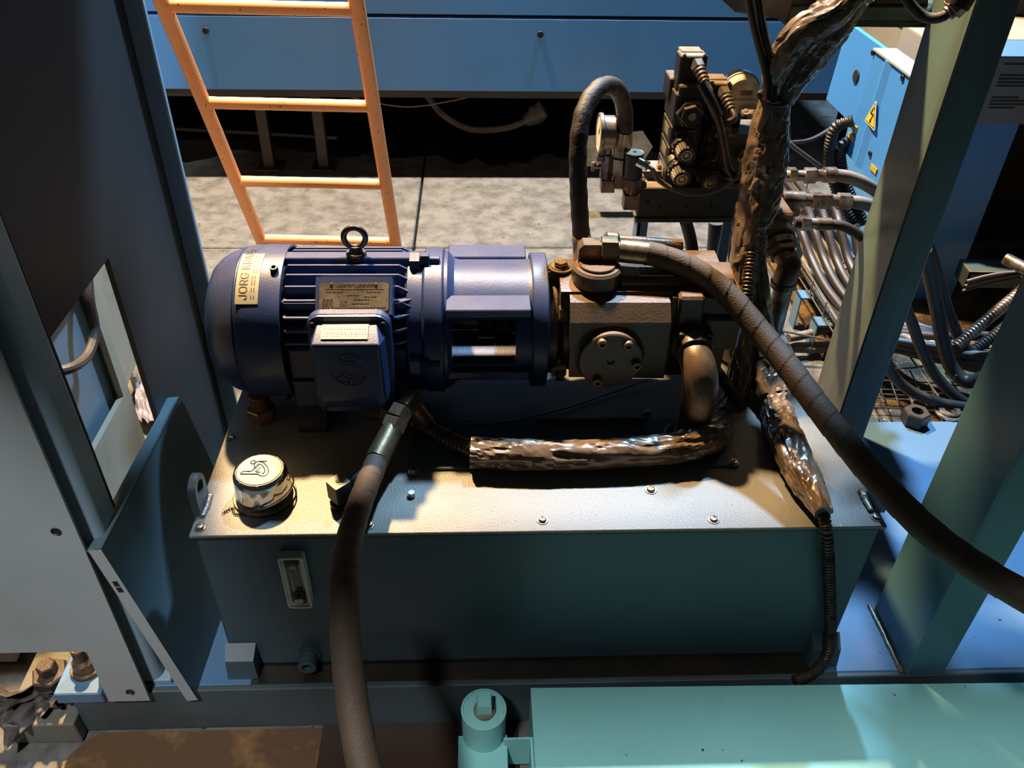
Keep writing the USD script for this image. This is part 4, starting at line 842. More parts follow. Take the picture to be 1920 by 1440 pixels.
RH = hose('pressure_hose', [(0.1675, 0.3151, 0.2762), (0.1986, 0.3090, 0.2702), (0.2389, 0.2954, 0.2582), (0.2865, 0.2690, 0.2331), (0.3329, 0.2158, 0.1959), (0.3655, 0.1573, 0.1707), (0.4019, 0.0686, 0.1422), (0.4398, -0.0343, 0.1217), (0.4784, -0.1293, 0.1150), (0.5135, -0.1914, 0.1182), (0.5491, -0.2394, 0.1235), (0.6026, -0.2901, 0.1264)],
          .0185, 'wrapped_hose', 'thick brown wrapped pressure hose sweeping from the pump to the lower right', rf=wrap(.036, .06), n=36, step=.0022)
RH.part('ferrule', [cyl((0.1252, 0.3194, 0.2776), (0.1716, 0.3144, 0.2756), .0178, 28, .001), cyl((0.1170, 0.3202, 0.2781), (0.1301, 0.3193, 0.2776), .0145, 24)], 'zinc')
RH.part('swivel_nut', hexp((0.0973, 0.3214, 0.2784), (0.1235, 0.3200, 0.2782), .0205, .0015), 'zinc')
e0, e1 = V(*(0.0831, 0.3124, 0.2574)), V(*(0.0818, 0.3220, 0.2781))
RH.part('elbow', [hull([e1 + V(a, b, c) for a, b, c in ((-.019, -.012, -.016), (.014, -.012, -.016), (-.019, .012, -.016), (.014, .012, -.016), (-.012, -.012, .014), (.014, -.012, .014), (-.012, .012, .014), (.014, .012, .014), (-.019, -.012, .006), (-.019, .012, .006))]), cyl(e1 - Z * .040, e1 - Z * .014, .016, 26), cyl(e1, (0.1006, 0.3213, 0.2784), .012)], 'brown_fitting', smooth=25)

LH = hose('loop_hose', [(0.0749, 0.3750, 0.2651), (0.0689, 0.3800, 0.3108), (0.0636, 0.3950, 0.3748), (0.0639, 0.4150, 0.4259), (0.0740, 0.4400, 0.4581), (0.0941, 0.4700, 0.4743), (0.1164, 0.5000, 0.4715), (0.1375, 0.5300, 0.4520), (0.1535, 0.5550, 0.4151), (0.1603, 0.5600, 0.3724)],
          .0138, 'rubber_hose', 'dark braided hose looping over from the pump to the valve block', n=26, step=.003,
          rf=lambda u, th: 1 + .03 * np.sign(np.sin(u * 1150 + th * 6)) * np.sign(np.sin(u * 1150 - th * 6)))
LH.part('lower_ferrule', cyl((0.0734, 0.3750, 0.2755), (0.0788, 0.3720, 0.2302), .0155, 26), 'zinc')
LH.part('upper_ferrule', cyl((0.1590, 0.5600, 0.3761), (0.1587, 0.5600, 0.3329), .0155, 26), 'zinc')
LH.part('upper_nut', hexp((0.1589, 0.5600, 0.3310), (0.1599, 0.5600, 0.3018), .0178, .0012), 'zinc')

FH = hose('drain_hose', [(-0.2360, 0.1157, 0.0524), (-0.2432, 0.0887, 0.0495), (-0.2506, 0.0326, 0.0579), (-0.2553, -0.0320, 0.0718), (-0.2561, -0.0910, 0.0851), (-0.2518, -0.1623, 0.0991), (-0.2426, -0.2330, 0.0976), (-0.2291, -0.3021, 0.0903), (-0.2142, -0.3589, 0.0743), (-0.1978, -0.4047, 0.0565), (-0.1776, -0.4526, 0.0278)],
          .0172, 'wrapped_hose', 'brown wrapped hose hanging over the front of the tank', n=36, step=.0022, rf=wrap(.042, .06))
FH.part('ferrule', cyl((-0.2237, 0.1498, 0.0649), (-0.2417, 0.0986, 0.0510), .0182, 28, .001), 'zinc')
FH.part('swivel_nut', [hexp((-0.2178, 0.1638, 0.0721), (-0.2245, 0.1488, 0.0636), .0205, .0015), hexp((-0.2079, 0.1805, 0.0815), (-0.2170, 0.1642, 0.0728), .0195, .0015)], 'brown_fitting')
fe = V(*(-0.1981, 0.1929, 0.0819))
fx = (V(*(-0.2178, 0.1638, 0.0721)) - fe); fx /= np.linalg.norm(fx)
FH.part('elbow', [hexp(fe - fx * .016, fe + fx * .014, .0185, .002), cyl(fe, (-0.1746, 0.2033, 0.0300), .0145, 24, .002), hexp((-0.1865, 0.2127, 0.0400), (-0.1780, 0.2062, 0.0320), .018, .0015)], 'brown_fitting', smooth=25)

# ================================================================ film-wrapped cable bundle
wb = Thing('wrapped_bundle', 'cable bundle wrapped in crinkled brown film rising past the valves', 'cable bundle', (.45, .45, .3))
wb.part('upper_wrap', tube([(0.4913, 0.5000, 0.6431), (0.4597, 0.5000, 0.5979), (0.4385, 0.5000, 0.5630), (0.4159, 0.5000, 0.5263), (0.3955, 0.4950, 0.4914), (0.3830, 0.4900, 0.4556)], [.026, .028, .032, .034, .031, .024], 46, .0032, rf=crinkle(1, 0.26)), 'film_wrap', smooth=12)
wb.part('second_strand', tube([(0.4566, 0.4700, 0.6131), (0.4306, 0.4650, 0.5849), (0.3885, 0.4650, 0.5608), (0.3696, 0.4650, 0.5223), (0.3647, 0.4700, 0.4907), (0.3735, 0.4800, 0.4630)], [.016, .019, .021, .020, .017, .012], 46, .0032, rf=crinkle(17, 0.26)), 'film_wrap', smooth=12)
wb.part('middle_wrap', tube([(0.3790, 0.4850, 0.4598), (0.3780, 0.4800, 0.4250), (0.3792, 0.4700, 0.3805), (0.3771, 0.4600, 0.3253), (0.3688, 0.4400, 0.2679), (0.3612, 0.4150, 0.2163), (0.3573, 0.3900, 0.1689)], [.022, .029, .034, .033, .030, .026, .022], 46, .0032, rf=crinkle(2, 0.20)), 'film_wrap', smooth=12)
wb.part('lower_wrap', tube([(0.3578, 0.4050, 0.2015), (0.3567, 0.3750, 0.1464), (0.3586, 0.3450, 0.0902), (0.3595, 0.3200, 0.0407), (0.3490, 0.2950, 0.0079), (0.3254, 0.2650, -0.0205), (0.2656, 0.1611, 0.0340), (0.2163, 0.1437, 0.0300), (0.1565, 0.1348, 0.0300), (0.0817, 0.1297, 0.0290), (-0.0085, 0.1299, 0.0290), (-0.1039, 0.1374, 0.0290)],
    [.022, .020, .020, .021, .024, .026, .024, .022, .021, .0215, .022, .0225], 46, .0032, rf=crinkle(3, 0.18)), 'film_wrap', smooth=12)
wb.part('side_strand', tube([(0.3699, 0.4300, 0.2483), (0.3836, 0.4000, 0.1837), (0.3920, 0.3700, 0.1280), (0.3987, 0.3450, 0.0789), (0.4038, 0.3100, 0.0420), (0.4070, 0.2750, 0.0230)], [.016, .015, .016, .018, .026, .027], 46, .0032, rf=crinkle(4, 0.22)), 'film_wrap', smooth=12)
wb.part('right_wrap', tube([(0.4063, 0.2950, 0.0362), (0.4070, 0.2500, 0.0143), (0.3916, 0.1552, 0.0320), (0.3937, 0.0865, 0.0280), (0.3992, 0.0376, 0.0260), (0.4022, 0.0052, 0.0240)], [.024, .025, .025, .025, .0225, .013], 46, .0032, rf=crinkle(6, 0.20)), 'film_wrap', smooth=12)
wb.part('inner_conduit', tube([(0.3627, 0.4000, 0.2343), (0.3550, 0.3650, 0.1938), (0.3536, 0.3450, 0.1598)], .0095, 14, .0016, rf=corr(.006, .1)), 'conduit')
wb.part('tie_wrap', tube([(0.3426, 0.4550, 0.4726), (0.3495, 0.4500, 0.4645), (0.3664, 0.4470, 0.4591), (0.3832, 0.4520, 0.4575), (0.4106, 0.5200, 0.4416), (0.3906, 0.5300, 0.4503), (0.3604, 0.5000, 0.4631), (0.3426, 0.4550, 0.4726)], .0035, 8, .004), 'conduit')
# two cables tied to it
for k, (pts, lb) in enumerate((
    ([(0.2944, 0.4600, 0.6276), (0.3134, 0.4600, 0.5777), (0.3383, 0.4600, 0.5250), (0.3537, 0.4550, 0.4872), (0.3570, 0.4500, 0.4605), (0.3581, 0.4600, 0.4192), (0.3556, 0.4800, 0.3720), (0.3525, 0.5000, 0.3316), (0.3433, 0.5150, 0.3128), (0.3314, 0.5300, 0.3170), (0.3218, 0.5400, 0.3434), (0.3180, 0.5450, 0.3834), (0.3232, 0.5500, 0.4025)], 'grey-brown cable from the top looping up to the nearer solenoid plug'),
    ([(0.3098, 0.4650, 0.6268), (0.3277, 0.4650, 0.5766), (0.3506, 0.4650, 0.5237), (0.3629, 0.4600, 0.4857), (0.3646, 0.4550, 0.4547), (0.3676, 0.4650, 0.4174), (0.3653, 0.4700, 0.3715), (0.3619, 0.4750, 0.3328), (0.3548, 0.4700, 0.2875), (0.3467, 0.4600, 0.2481), (0.3460, 0.4500, 0.2077), (0.3539, 0.4400, 0.1393)], 'dark cable from the top running down in front of the wrapped bundle'))):
    one('signal_cable', tube(pts, .0062, 12), 'conduit', lb, 'cable')
one('cable_tie', tube([(0.3438, 0.4450, 0.4694), (0.3578, 0.4420, 0.4656), (0.3747, 0.4500, 0.4630), (0.3759, 0.4800, 0.4597), (0.3438, 0.4450, 0.4694)], .0022, 6), 'conduit', 'thin plastic tie round the two cables at the wrapped bundle', 'cable tie')
fcn = Thing('flexible_conduit', 'ribbed steel conduit leaving the wrapped bundle and dropping down the tank front', 'conduit', (0.4340, -0.0150, -0.1147))
fcn.part('ribbed_tube', tube([(0.4063, 0.0291, 0.0180), (0.4041, 0.0011, 0.0140), (0.4070, -0.0120, -0.0030), (0.4205, -0.0160, -0.0526), (0.4447, -0.0160, -0.1389), (0.4672, -0.0180, -0.2302), (0.4693, -0.0280, -0.2801), (0.4494, -0.0400, -0.3014), (0.4173, -0.0500, -0.3058)], .0088, 14, .0016, rf=corr(.0062, .09)), 'conduit', smooth=20)
cnd = Thing('motor_conduit', 'ribbed steel conduit running from the elbow fitting into the wrapped bundle', 'conduit', (-0.1405, 0.1833, 0.0200))
cnd.part('ribbed_tube', tube([(-0.2351, 0.2126, 0.0450), (-0.2086, 0.2110, 0.0350), (-0.1742, 0.1954, 0.0300), (-0.1357, 0.1687, 0.0270), (-0.0900, 0.1394, 0.0270)], .0125, 14, .0018, rf=corr(.0075, .09)), 'conduit', smooth=20)
cnd.part('end_fitting', [hexp((-0.2672, 0.2176, 0.0500), (-0.2485, 0.2144, 0.0480), .016, .001), cyl((-0.2537, 0.2158, 0.0480), (-0.2317, 0.2111, 0.0440), .0135)], 'brown_fitting')

# ================================================================ valve block on its stand
YB = .55
vs = Thing('valve_stand', 'dark teal valve block mounted on a light blue stand behind the pump', 'valve block', (.3, .6, -.3))
bt, bb = (0.1919, 0.5500, 0.2785)[2], (0.1983, 0.5500, 0.2212)[2]
vb = vs.part('manifold', bx(.195, .415, YB, YB + .105, bb, bt, .002), 'dark_teal_paint')
vs.part('flange', bx(.193, .40, YB - .004, YB + .11, bb - .008, bb - .001, .001), 'dark_teal_paint')
for q in ((0.2121, 0.5500, 0.2522), (0.2354, 0.5500, 0.2420), (0.2813, 0.5500, 0.2441), (0.3276, 0.5500, 0.2442)): vs.part('plugged_port', cyl(V(*q) + Y * .003, V(*q) - Y * .0006, .0035, 14, 0), 'dark_void', sub=vb)
vs.part('leg', [bx(.203, .222, YB + .02, YB + .026, ZB - .02, bb - .008, .001), bx(.203, .209, YB + .02, YB + .06, ZB - .02, bb - .008, .001)], 'base_paint')
vs.part('leg', [bx(.375, .395, YB + .06, YB + .066, ZB - .02, bb - .008, .001)], 'base_paint')
sbp = vs.part('sandwich_plate', bx(.199, .252, YB + .035, YB + .085, bt, bt + .016, .001), 'dark_teal_paint')
for a, b in ((.236, .045), (.244, .075), (.207, .078)): vs.part('plate_screw', capscrew((a, YB + b, bt + .016), Z, .0045, .005), 'black_oxide', sub=sbp)
vs.part('seal_lump', ragmesh([(0.1835, 0.5500, 0.2953), (0.2042, 0.5500, 0.2954), (0.2050, 0.5450, 0.2807), (0.1866, 0.5450, 0.2767)], 12, .004, .006), 'rust_seal', label='orange-brown thread sealant lump')

def valve(x0, x1, y0, top, label, left):
    t = Thing('solenoid_valve', label, 'valve', ((x0 + x1) / 2, y0 + .04, bt), group=None)
    w = x1 - x0; z = bt + (.016 if left else 0.0)
    z = bt
    hs = [(top - bt) * f for f in (.19, .19, .19, .29)]
    xm = (x0 + x1) / 2
    for k, h in enumerate(hs[:3]):
        t.part('module', [bx(x0, x1, y0, y0 + .075, z + .0008, z + h - .0008, .002), bx(x0 + .006, x1 - .006, y0 - .006, y0 + .002, z + .006, z + h - .006, .002)], 'valve_black')
        pl_ = t.part('rating_plate', bx(x0 - .0008, x0, y0 + .018, y0 + .056, z + .010, z + h - .008, .0003), 'plate_silver')
        z += h
    vb2 = t.part('valve_body', [bx(x0, x1, y0 - .002, y0 + .078, z, z + hs[3], .003), bx(x0 - .004, x0 + .012, y0 + .04, y0 + .09, z + hs[3] * .55, z + hs[3] + .012, .002)], 'valve_black')
    zc = z + hs[3] * .45
    t.part('coil', [hexp((xm, y0 - .002, zc), (xm, y0 - .016, zc), .0235, .002), hexp((xm, y0 - .016, zc), (xm, y0 - .024, zc), .019, .002, .3)], 'valve_black')
    t.part('override_button', [cyl((xm, y0 - .024, zc), (xm, y0 - .0255, zc), .0065), cyl((xm, y0 - .0255, zc), (xm, y0 - .0262, zc), .003)], 'zinc')
    t.part('coil_housing', [bx(x0 + .004, x1 - .002, y0 - .004, y0 + .03, z + hs[3] - .012, z + hs[3] + .014, .003)], 'valve_black')
    zt = z + hs[3]
    pg = t.part('plug_connector', [bx(x0 + .002, x1 - .004, y0 + .012, y0 + .048, zt - .004, top + .030, .002), bx(x0 + .006, x1 - .008, y0 + .03, y0 + .062, zt + .01, top + .032, .002)], 'black_plastic')
    for a in (x0 + .008, x1 - .010): t.part('plug_screw', capscrew((a, y0 + .014, top + .030), Z, .0028, .003), 'steel_dirty', sub=pg)
    g0 = V(xm + .004, y0 + .012, top + .016); gd = V(.22, -.80, -.42); gd /= np.linalg.norm(gd)
    t.part('cable_gland', [hexp(g0 - gd * .004, g0 + gd * .012, .0125, .001)] + [cyl(g0 + gd * (.012 + k * .008), g0 + gd * (.018 + k * .008), .0105 - k * .0008, 20) for k in range(3)] + [cyl(g0 + gd * .010, g0 + gd * .040, .0075, 18)], 'knob_grey', sub=pg)
    return t, g0 + gd * .038, gd
va, ga, gda = valve(.238, .289, .555, (0.2565, 0.5800, 0.4802)[2] - .012, 'nearer-left black solenoid valve stack with rating plates down its side', True)
vb_, gb2, gdb = valve(.293, .339, .562, (0.3126, 0.5800, 0.4371)[2] - .015, 'shorter black solenoid valve stack beside the cream gauge', False)
one('solenoid_cable', tube([ga, ga + gda * .02, (0.2721, 0.5100, 0.4627), (0.2899, 0.5000, 0.4347), (0.3063, 0.5000, 0.3999), (0.3204, 0.5000, 0.3594), (0.3341, 0.5050, 0.3294), (0.3471, 0.5050, 0.3180), (0.3617, 0.4900, 0.3405), (0.3643, 0.4700, 0.3894)], .0062, 12), 'conduit', 'sleeved cable from the taller solenoid plug curving down to the cable loop', 'cable')
one('cable_sleeve', tube([(0.2662, 0.5130, 0.4718), (0.2791, 0.5030, 0.4524), (0.2970, 0.5000, 0.4235)], .0085, 12, smoothpath=True), 'black_oxide', 'dark heat-shrink sleeve on the taller solenoid cable', 'sleeve')
one('plug_cable', tube([gb2, gb2 + gdb * .02, (0.3175, 0.5300, 0.3970), (0.3174, 0.5250, 0.3753), (0.3146, 0.5200, 0.3420)], .0058, 12), 'conduit', 'cable hanging from the shorter solenoid plug', 'cable')
def knob(p, base_len, lab, r=.0155):
    p = V(*p); d = V(.05, -1, -.12); d /= np.linalg.norm(d)
    t = Thing('adjuster_knob', lab, 'knob', p)
    t.part('sleeve', [cyl(p, p + d * base_len, r * 1.12, 28, .002), hexp(p + d * base_len, p + d * (base_len + .008), r * 1.15, .001)], 'valve_black')
    n = 20; q = p + d * (base_len + .008); u_, v_, w_ = basis(d)
    t.part('lock_ring', [cyl(q, q + d * .007, r * 1.08, 24, .001)] + [hull([q + d * s + (u_ * math.cos(a + e) + v_ * math.sin(a + e)) * r * f for s in (.001, .006) for e, f in ((-.1, 1.0), (.1, 1.0), (-.06, 1.2), (.06, 1.2))]) for a in np.linspace(0, 2 * np.pi, 14, endpoint=False)], 'black_oxide')
    q = q + d * .009
    st = Polygon([(r * (.98 if k % 2 else .84) * math.cos(k * np.pi / n), r * (.98 if k % 2 else .84) * math.sin(k * np.pi / n)) for k in range(2 * n)])
    kb = t.part('grip', slab(st, .022, frame(q, u_, v_)), 'knob_grey', smooth=False)
    t.part('end_cap', [ringm(q + d * .022, q + d * .0235, r * .62, r * .45, 24), cyl(q + d * .021, q + d * .0232, r * .32, 16)], 'zinc', sub=kb)
knob((0.2567, 0.5560, 0.3576), .004, 'uppermost ribbed adjuster knob on the valve stack')
knob((0.2503, 0.5560, 0.3242), .020, 'lower left ribbed adjuster knob at the foot of the valve stack')
knob((0.3043, 0.5620, 0.3103), .012, 'lower right ribbed adjuster knob at the foot of the valve stack')

# gauges
g1 = V(*(0.1270, 0.5750, 0.3676))
pg1 = Thing('pressure_gauge', 'round pressure gauge seen edge-on beside the looped hose', 'gauge', g1 - Z * .06)
pg1.part('case', lathe(g1 + X * .019, -X, [(0, 0), (.026, 0), (.029, .003), (.029, .021), (.0325, .022), (.0335, .024), (.0335, .028), (.0318, .0295), (.0308, .029), (.0308, .0275), (0, .0275)], 48), 'gauge_case')
pg1.part('dial', cyl(g1 - X * .0083, g1 - X * .0090, .0306, 40, 0), 'sign_white')
pg1.part('needle', hull([g1 + V(-.0095, a, b) for a, b in ((0, -.004), (.003, 0), (-.003, 0), (-.012, .022))]), 'ink')
g1b = g1 - Z * .031
pg1.part('stem', [cyl(g1b + Z * .004, g1b - Z * .012, .007), hexp(g1b - Z * .008, g1b - Z * .018, .011, .001)], 'brown_fitting')
vv1 = V(*(0.1369, 0.5750, 0.3073))
gv = Thing('gauge_valve', 'dirty needle valve and elbow under the edge-on gauge', 'valve', vv1 - Z * .05)
gv.part('body', [hexp(vv1 + Z * .024, vv1 - Z * .022, .0125, .002), cyl(vv1 + Z * .034, vv1 + Z * .020, .008)], 'steel_dirty')
gv.part('handle', [cyl(vv1 - X * .01, vv1 - X * .024, .004), cyl(vv1 + V(-.024, 0, -.008), vv1 + V(-.024, 0, .008), .004)], 'steel_dirty')
ev1 = V(*(0.1407, 0.5750, 0.2744))
gv.part('elbow', [hull([ev1 + V(a, b, c) for a in (-.012, .012) for b in (-.011, .011) for c in (-.012, .010)]), cyl(ev1 + Z * .008, vv1 - Z * .02, .0095), cyl(ev1, (0.1823, 0.5750, 0.2714), .008), hexp((0.1687, 0.5750, 0.2724), (0.1803, 0.5750, 0.2714), .0115, .001)], 'brown_fitting', smooth=25)
tt = V(*(0.1628, 0.5600, 0.2910))
tf = Thing('hose_tee', 'brown steel tee fitting joining the looped hose to the block', 'fitting', tt)
tf.part('body', [hull([tt + V(a, b, c) for a in (-.014, .016) for b in (-.013, .013) for c in (-.012, .012)]), cyl(tt, V(.20, .575, tt[2] - .008), .012)], 'brown_fitting', smooth=25)
ps0, ps1 = V(*(0.1756, 0.5350, 0.3467)), V(*(0.1774, 0.5350, 0.3047))
ps = Thing('pressure_switch', 'black cylindrical pressure switch with a cable at the block corner', 'switch', ps1)
ps.part('housing', [cyl(ps1, ps0, .0155, 30, .001), cyl(ps0, ps0 + Z * .003, .0162, 30, .001)], 'black_plastic')
ps.part('screw', capscrew(ps0 + Z * .003, Z, .003, .001), 'black_oxide')
ps.part('hex', [hexp(ps1 - Z * .016, ps1, .0175, .001), cyl(ps1 - Z * .035, ps1 - Z * .016, .0105), hull([ps1 + V(a, b, c - .042) for a in (-.013, .013) for b in (-.012, .012) for c in (-.014, .012)]), cyl(ps1 - Z * .03, V(.20, .56, ps1[2] - .03), .009)], 'brown_fitting', smooth=25)
n0_ = V(*(0.1800, 0.5220, 0.3379)); nd = V(.8, -.55, -.2); nd /= np.linalg.norm(nd)
ps.part('connector', [cyl(n0_, n0_ + nd * .012, .0085), hexp(n0_ + nd * .012, n0_ + nd * .020, .0085, .0008)], 'chrome')
one('switch_cable', tube([n0_ + nd * .016, n0_ + nd * .026, (0.2204, 0.5250, 0.3033), (0.2555, 0.5250, 0.2838), (0.2891, 0.5250, 0.2779), (0.3209, 0.5250, 0.2839), (0.3445, 0.5150, 0.3060), (0.3501, 0.4900, 0.3543)], .0042, 10), 'grey_hose', 'pale cable drooping from the pressure switch across the valve block', 'cable')
g2 = V(*(0.3638, 0.6000, 0.4238))
pg2 = Thing('pressure_gauge', 'cream-backed round gauge seen from behind next to the valves', 'gauge', g2 - Z * .07)
pg2.part('case', lathe(g2 + Y * .02 - Y * .022, Y, [(0, 0), (.028, 0), (.0305, .003), (.0315, .024), (.0335, .025), (.034, .027), (.034, .032), (.032, .034), (0, .034)], 48), 'gauge_back')
pg2.part('bezel', ringm(g2 + Y * .021, g2 + Y * .034, .0352, .0325, 48), 'chrome')
pg2.part('rear_box', hull([g2 + V(a, b, c) for a, c in ((-.027, -.006), (.027, -.006), (.020, -.026), (-.020, -.026)) for b in (-.008, .002)]), 'gauge_back', smooth=20)
pg2.part('label', bx(g2[0] - .006, g2[0] + .015, g2[1] - .0028, g2[1] - .0018, g2[2] + .002, g2[2] + .010, .0003), 'brass_plate')
pg2.part('stem', cyl(g2 - Z * .030 + Y * .012, g2 - Z * .058 + Y * .012, .0075), 'black_oxide')
g2b = g2 - Z * .057
gbk = Thing('gauge_block', 'dirty steel gauge block beside the valve stacks', 'block', g2b - Z * .08)
gbk.part('body', bx(g2b[0] - .030, g2b[0] + .042, YB + .02, YB + .10, bt, g2b[2], .003), 'knob_grey')
gbk.part('port_plug', [cyl((g2b[0] + .01, YB + .02, g2b[2] - .035), (g2b[0] + .01, YB + .008, g2b[2] - .035), .013), cyl((g2b[0] + .01, YB + .008, g2b[2] - .035), (g2b[0] + .01, YB + .002, g2b[2] - .035), .008)], 'steel_dirty')
hw = V(*(0.3747, 0.5700, 0.3976))
gbk.part('hand_wheel', [ringm(hw + V(0, 0, .004), hw + V(0, 0, .010), .018, .010, 14), cyl(hw, hw + Z * .012, .006)] + [cyl(hw + V(.012 * math.cos(a), .012 * math.sin(a), .002), hw + V(.012 * math.cos(a), .012 * math.sin(a), .012), .0055) for a in np.linspace(0, 2 * np.pi, 6, endpoint=False)], 'gauge_case')

# ================================================================ pipe valve, steel pipe, couplings at the right of the bundle
pv = Thing('flow_valve', 'dirty steel flow valve body right of the wrapped bundle', 'valve', (0.4593, 0.5500, 0.1763))
b0 = V(*(0.4540, 0.5500, 0.1871))
pv.part('body', [cyl(b0 + V(0, .05, .012), b0 + V(.002, -.022, -.006), .033, 32, .004), bx(b0[0] - .03, b0[0] + .03, b0[1] + .0, b0[1] + .075, b0[2] - .01, b0[2] + .042, .004)], 'brown_fitting')
pv.part('collar', [ringm(b0 + V(.002, -.022, -.006), b0 + V(.004, -.034, -.012), .030, .018), hexp(b0 + V(.004, -.03, -.010), b0 + V(.006, -.046, -.018), .027, .002)], 'brown_fitting')
pv.part('cap', cyl(b0 + V(-.004, .014, .040), b0 + V(-.004, .014, .046), .013, 24), 'steel_dirty')
sc3 = [V(*P(x_, y_, y=.565)) for x_, y_ in ((1469,400), (1474,408), (1480,417))]
pv.part('socket_screw', cat_([m for q in sc3 for m in [cyl(q - Z * .03, q - Z * .002, .0075), ringm(q - Z * .002, q, .0085, .0045, 20)]]), 'gauge_case')
pv.part('lever', hull([P(a, b, y=.535) for a, b in ((1490,445), (1497,443), (1505,478), (1500,488), (1494,480))] + [P(a, b, y=.54) for a, b in ((1490,445), (1497,443), (1505,478), (1500,488), (1494,480))]), 'steel_dirty', smooth=False)
sp2 = Thing('steel_pipe', 'stained steel pipe with a threaded elbow entering the tank lid at the back right', 'pipe', (0.4518, 0.4587, 0.0000))
pe = V(*(0.4671, 0.4850, 0.1512))
sp2.part('elbow', [tube([b0 + V(.006, -.046, -.018), b0 + V(.012, -.06, -.024), pe + V(.004, .006, .018), pe + V(.001, 0, .0), pe - V(.002, 0, .03)], [.017, .017, .0205, .0215, .021], 26, .004)], 'brown_fitting', smooth=50)
sp2.part('elbow_band', ringm(V(*(0.4656, 0.4850, 0.1269)), V(*(0.4660, 0.4850, 0.1157)), .0235, .018), 'brown_fitting')
sp2.part('pipe', cyl((0.4673, 0.4850, 0.1235), ((0.4673, 0.4850, 0.1235)[0] + .0, .485, 0), .0175, 28, 0), 'steel_dirty')
cn = V(.375, .42, 0)
cs = Thing('white_canister', 'dusty white filter canister standing on the lid behind the wrapped bundle', 'canister', V(*(0.3620, 0.4283, -0.0000)) + V(0, .05, 0))
cw = V(*(0.3860, 0.4280, -0.0000))
cs.part('bowl', lathe(cw, Z, [(0, 0), (.030, 0), (.037, .006), (.039, .015), (.039, .10), (.036, .118), (.030, .124), (0, .126)], 40), 'canister_white')
cs.part('head', cyl(cw + Z * .124, cw + Z * .150, .033, 32, .003), 'dark_teal_paint')
one('black_pipe', tube([(0.3028, 0.3000, 0.0693), (0.3120, 0.2800, 0.0618), (0.3361, 0.2816, 0.0300), (0.3493, 0.2737, 0.0120)], .010, 14), 'black_hose', 'short black hose behind the suction elbow', 'hose')
for k, (pts, r_) in enumerate((([(0.3050, 0.6200, 0.1795), (0.3201, 0.6200, 0.1401), (0.3304, 0.6000, 0.0927)], .012), ([(0.3783, 0.6600, 0.1600), (0.3840, 0.6600, 0.1075), (0.3831, 0.6400, 0.0458)], .017))):
    one('riser_hose', tube(pts, r_, 14), 'black_hose', ('thin black hose under the valve block, left one', 'thick black hose under the valve block, right one')[k], 'hose')


def run(name, lab, segs, hose_pts, r, m='grey_hose', extra=None):
    """a horizontal train of hexes and sleeves (start point, end point, radius, hexagon?) followed by a hose"""
    t = Thing(name, lab, 'hose', segs[0][0])
    for a, b, rr3, hx, nm, mt in segs: t.part(nm, (hexp if hx else cyl)(a, b, rr3), mt)
    t.part('hose_body', tube(hose_pts, r, 20, .005), m, smooth=60)
    return t


run('coupled_hose', 'uppermost coupled hose with a brass fitting running behind the rear post',
    [((0.4904, 0.7000, 0.2359), (0.5165, 0.7000, 0.2371), .012, False, 'pipe_stub', 'gauge_case'), ((0.5139, 0.7000, 0.2392), (0.5287, 0.7000, 0.2393), .015, True, 'brass_nut', 'zinc'), ((0.5268, 0.7000, 0.2382), (0.5458, 0.7000, 0.2382), .0105, False, 'adapter', 'steel_dirty'),
     ((0.5448, 0.7000, 0.2382), (0.5690, 0.7000, 0.2383), .0155, True, 'swivel_nut', 'steel_dirty'), ((0.5690, 0.7000, 0.2383), (0.5849, 0.7000, 0.2383), .012, False, 'adapter', 'steel_dirty'), ((0.5825, 0.7000, 0.2394), (0.6068, 0.7000, 0.2395), .0155, False, 'ferrule', 'steel_dirty')],
    [(0.6026, 0.7000, 0.2395), (0.6334, 0.7000, 0.2352), (0.6714, 0.7000, 0.2209), (0.7264, 0.7100, 0.1859), (0.8315, 0.7400, 0.1026)], .0125)
c2 = run('coupled_hose', 'middle coupled hose leaving a steel tee behind the rear post',
    [((0.4861, 0.6600, 0.2062), (0.4945, 0.6600, 0.2062), .017, True, 'end_plug', 'steel_dirty'), ((0.4945, 0.6600, 0.2062), (0.5386, 0.6600, 0.2052), .0175, False, 'tee_body', 'steel_dirty'), ((0.5386, 0.6600, 0.2052), (0.5533, 0.6600, 0.2052), .013, False, 'adapter', 'steel_dirty'),
     ((0.5533, 0.6600, 0.2052), (0.5659, 0.6600, 0.2052), .015, True, 'lock_nut', 'steel_dirty'), ((0.5662, 0.6600, 0.2041), (0.5924, 0.6600, 0.2042), .0165, True, 'swivel_nut', 'steel_dirty'), ((0.5924, 0.6600, 0.2042), (0.6061, 0.6600, 0.2042), .012, False, 'adapter', 'steel_dirty'), ((0.6053, 0.6600, 0.2031), (0.6319, 0.6600, 0.2020), .0165, True, 'ferrule', 'steel_dirty')],
    [(0.6277, 0.6600, 0.2020), (0.6515, 0.6600, 0.1998), (0.6895, 0.6700, 0.1839), (0.7744, 0.7000, 0.1227)], .0125)
c2.part('tee_branch', cyl((0.5180, 0.6600, 0.2041), (0.5224, 0.6600, 0.1749), .0155, 26), 'steel_dirty')
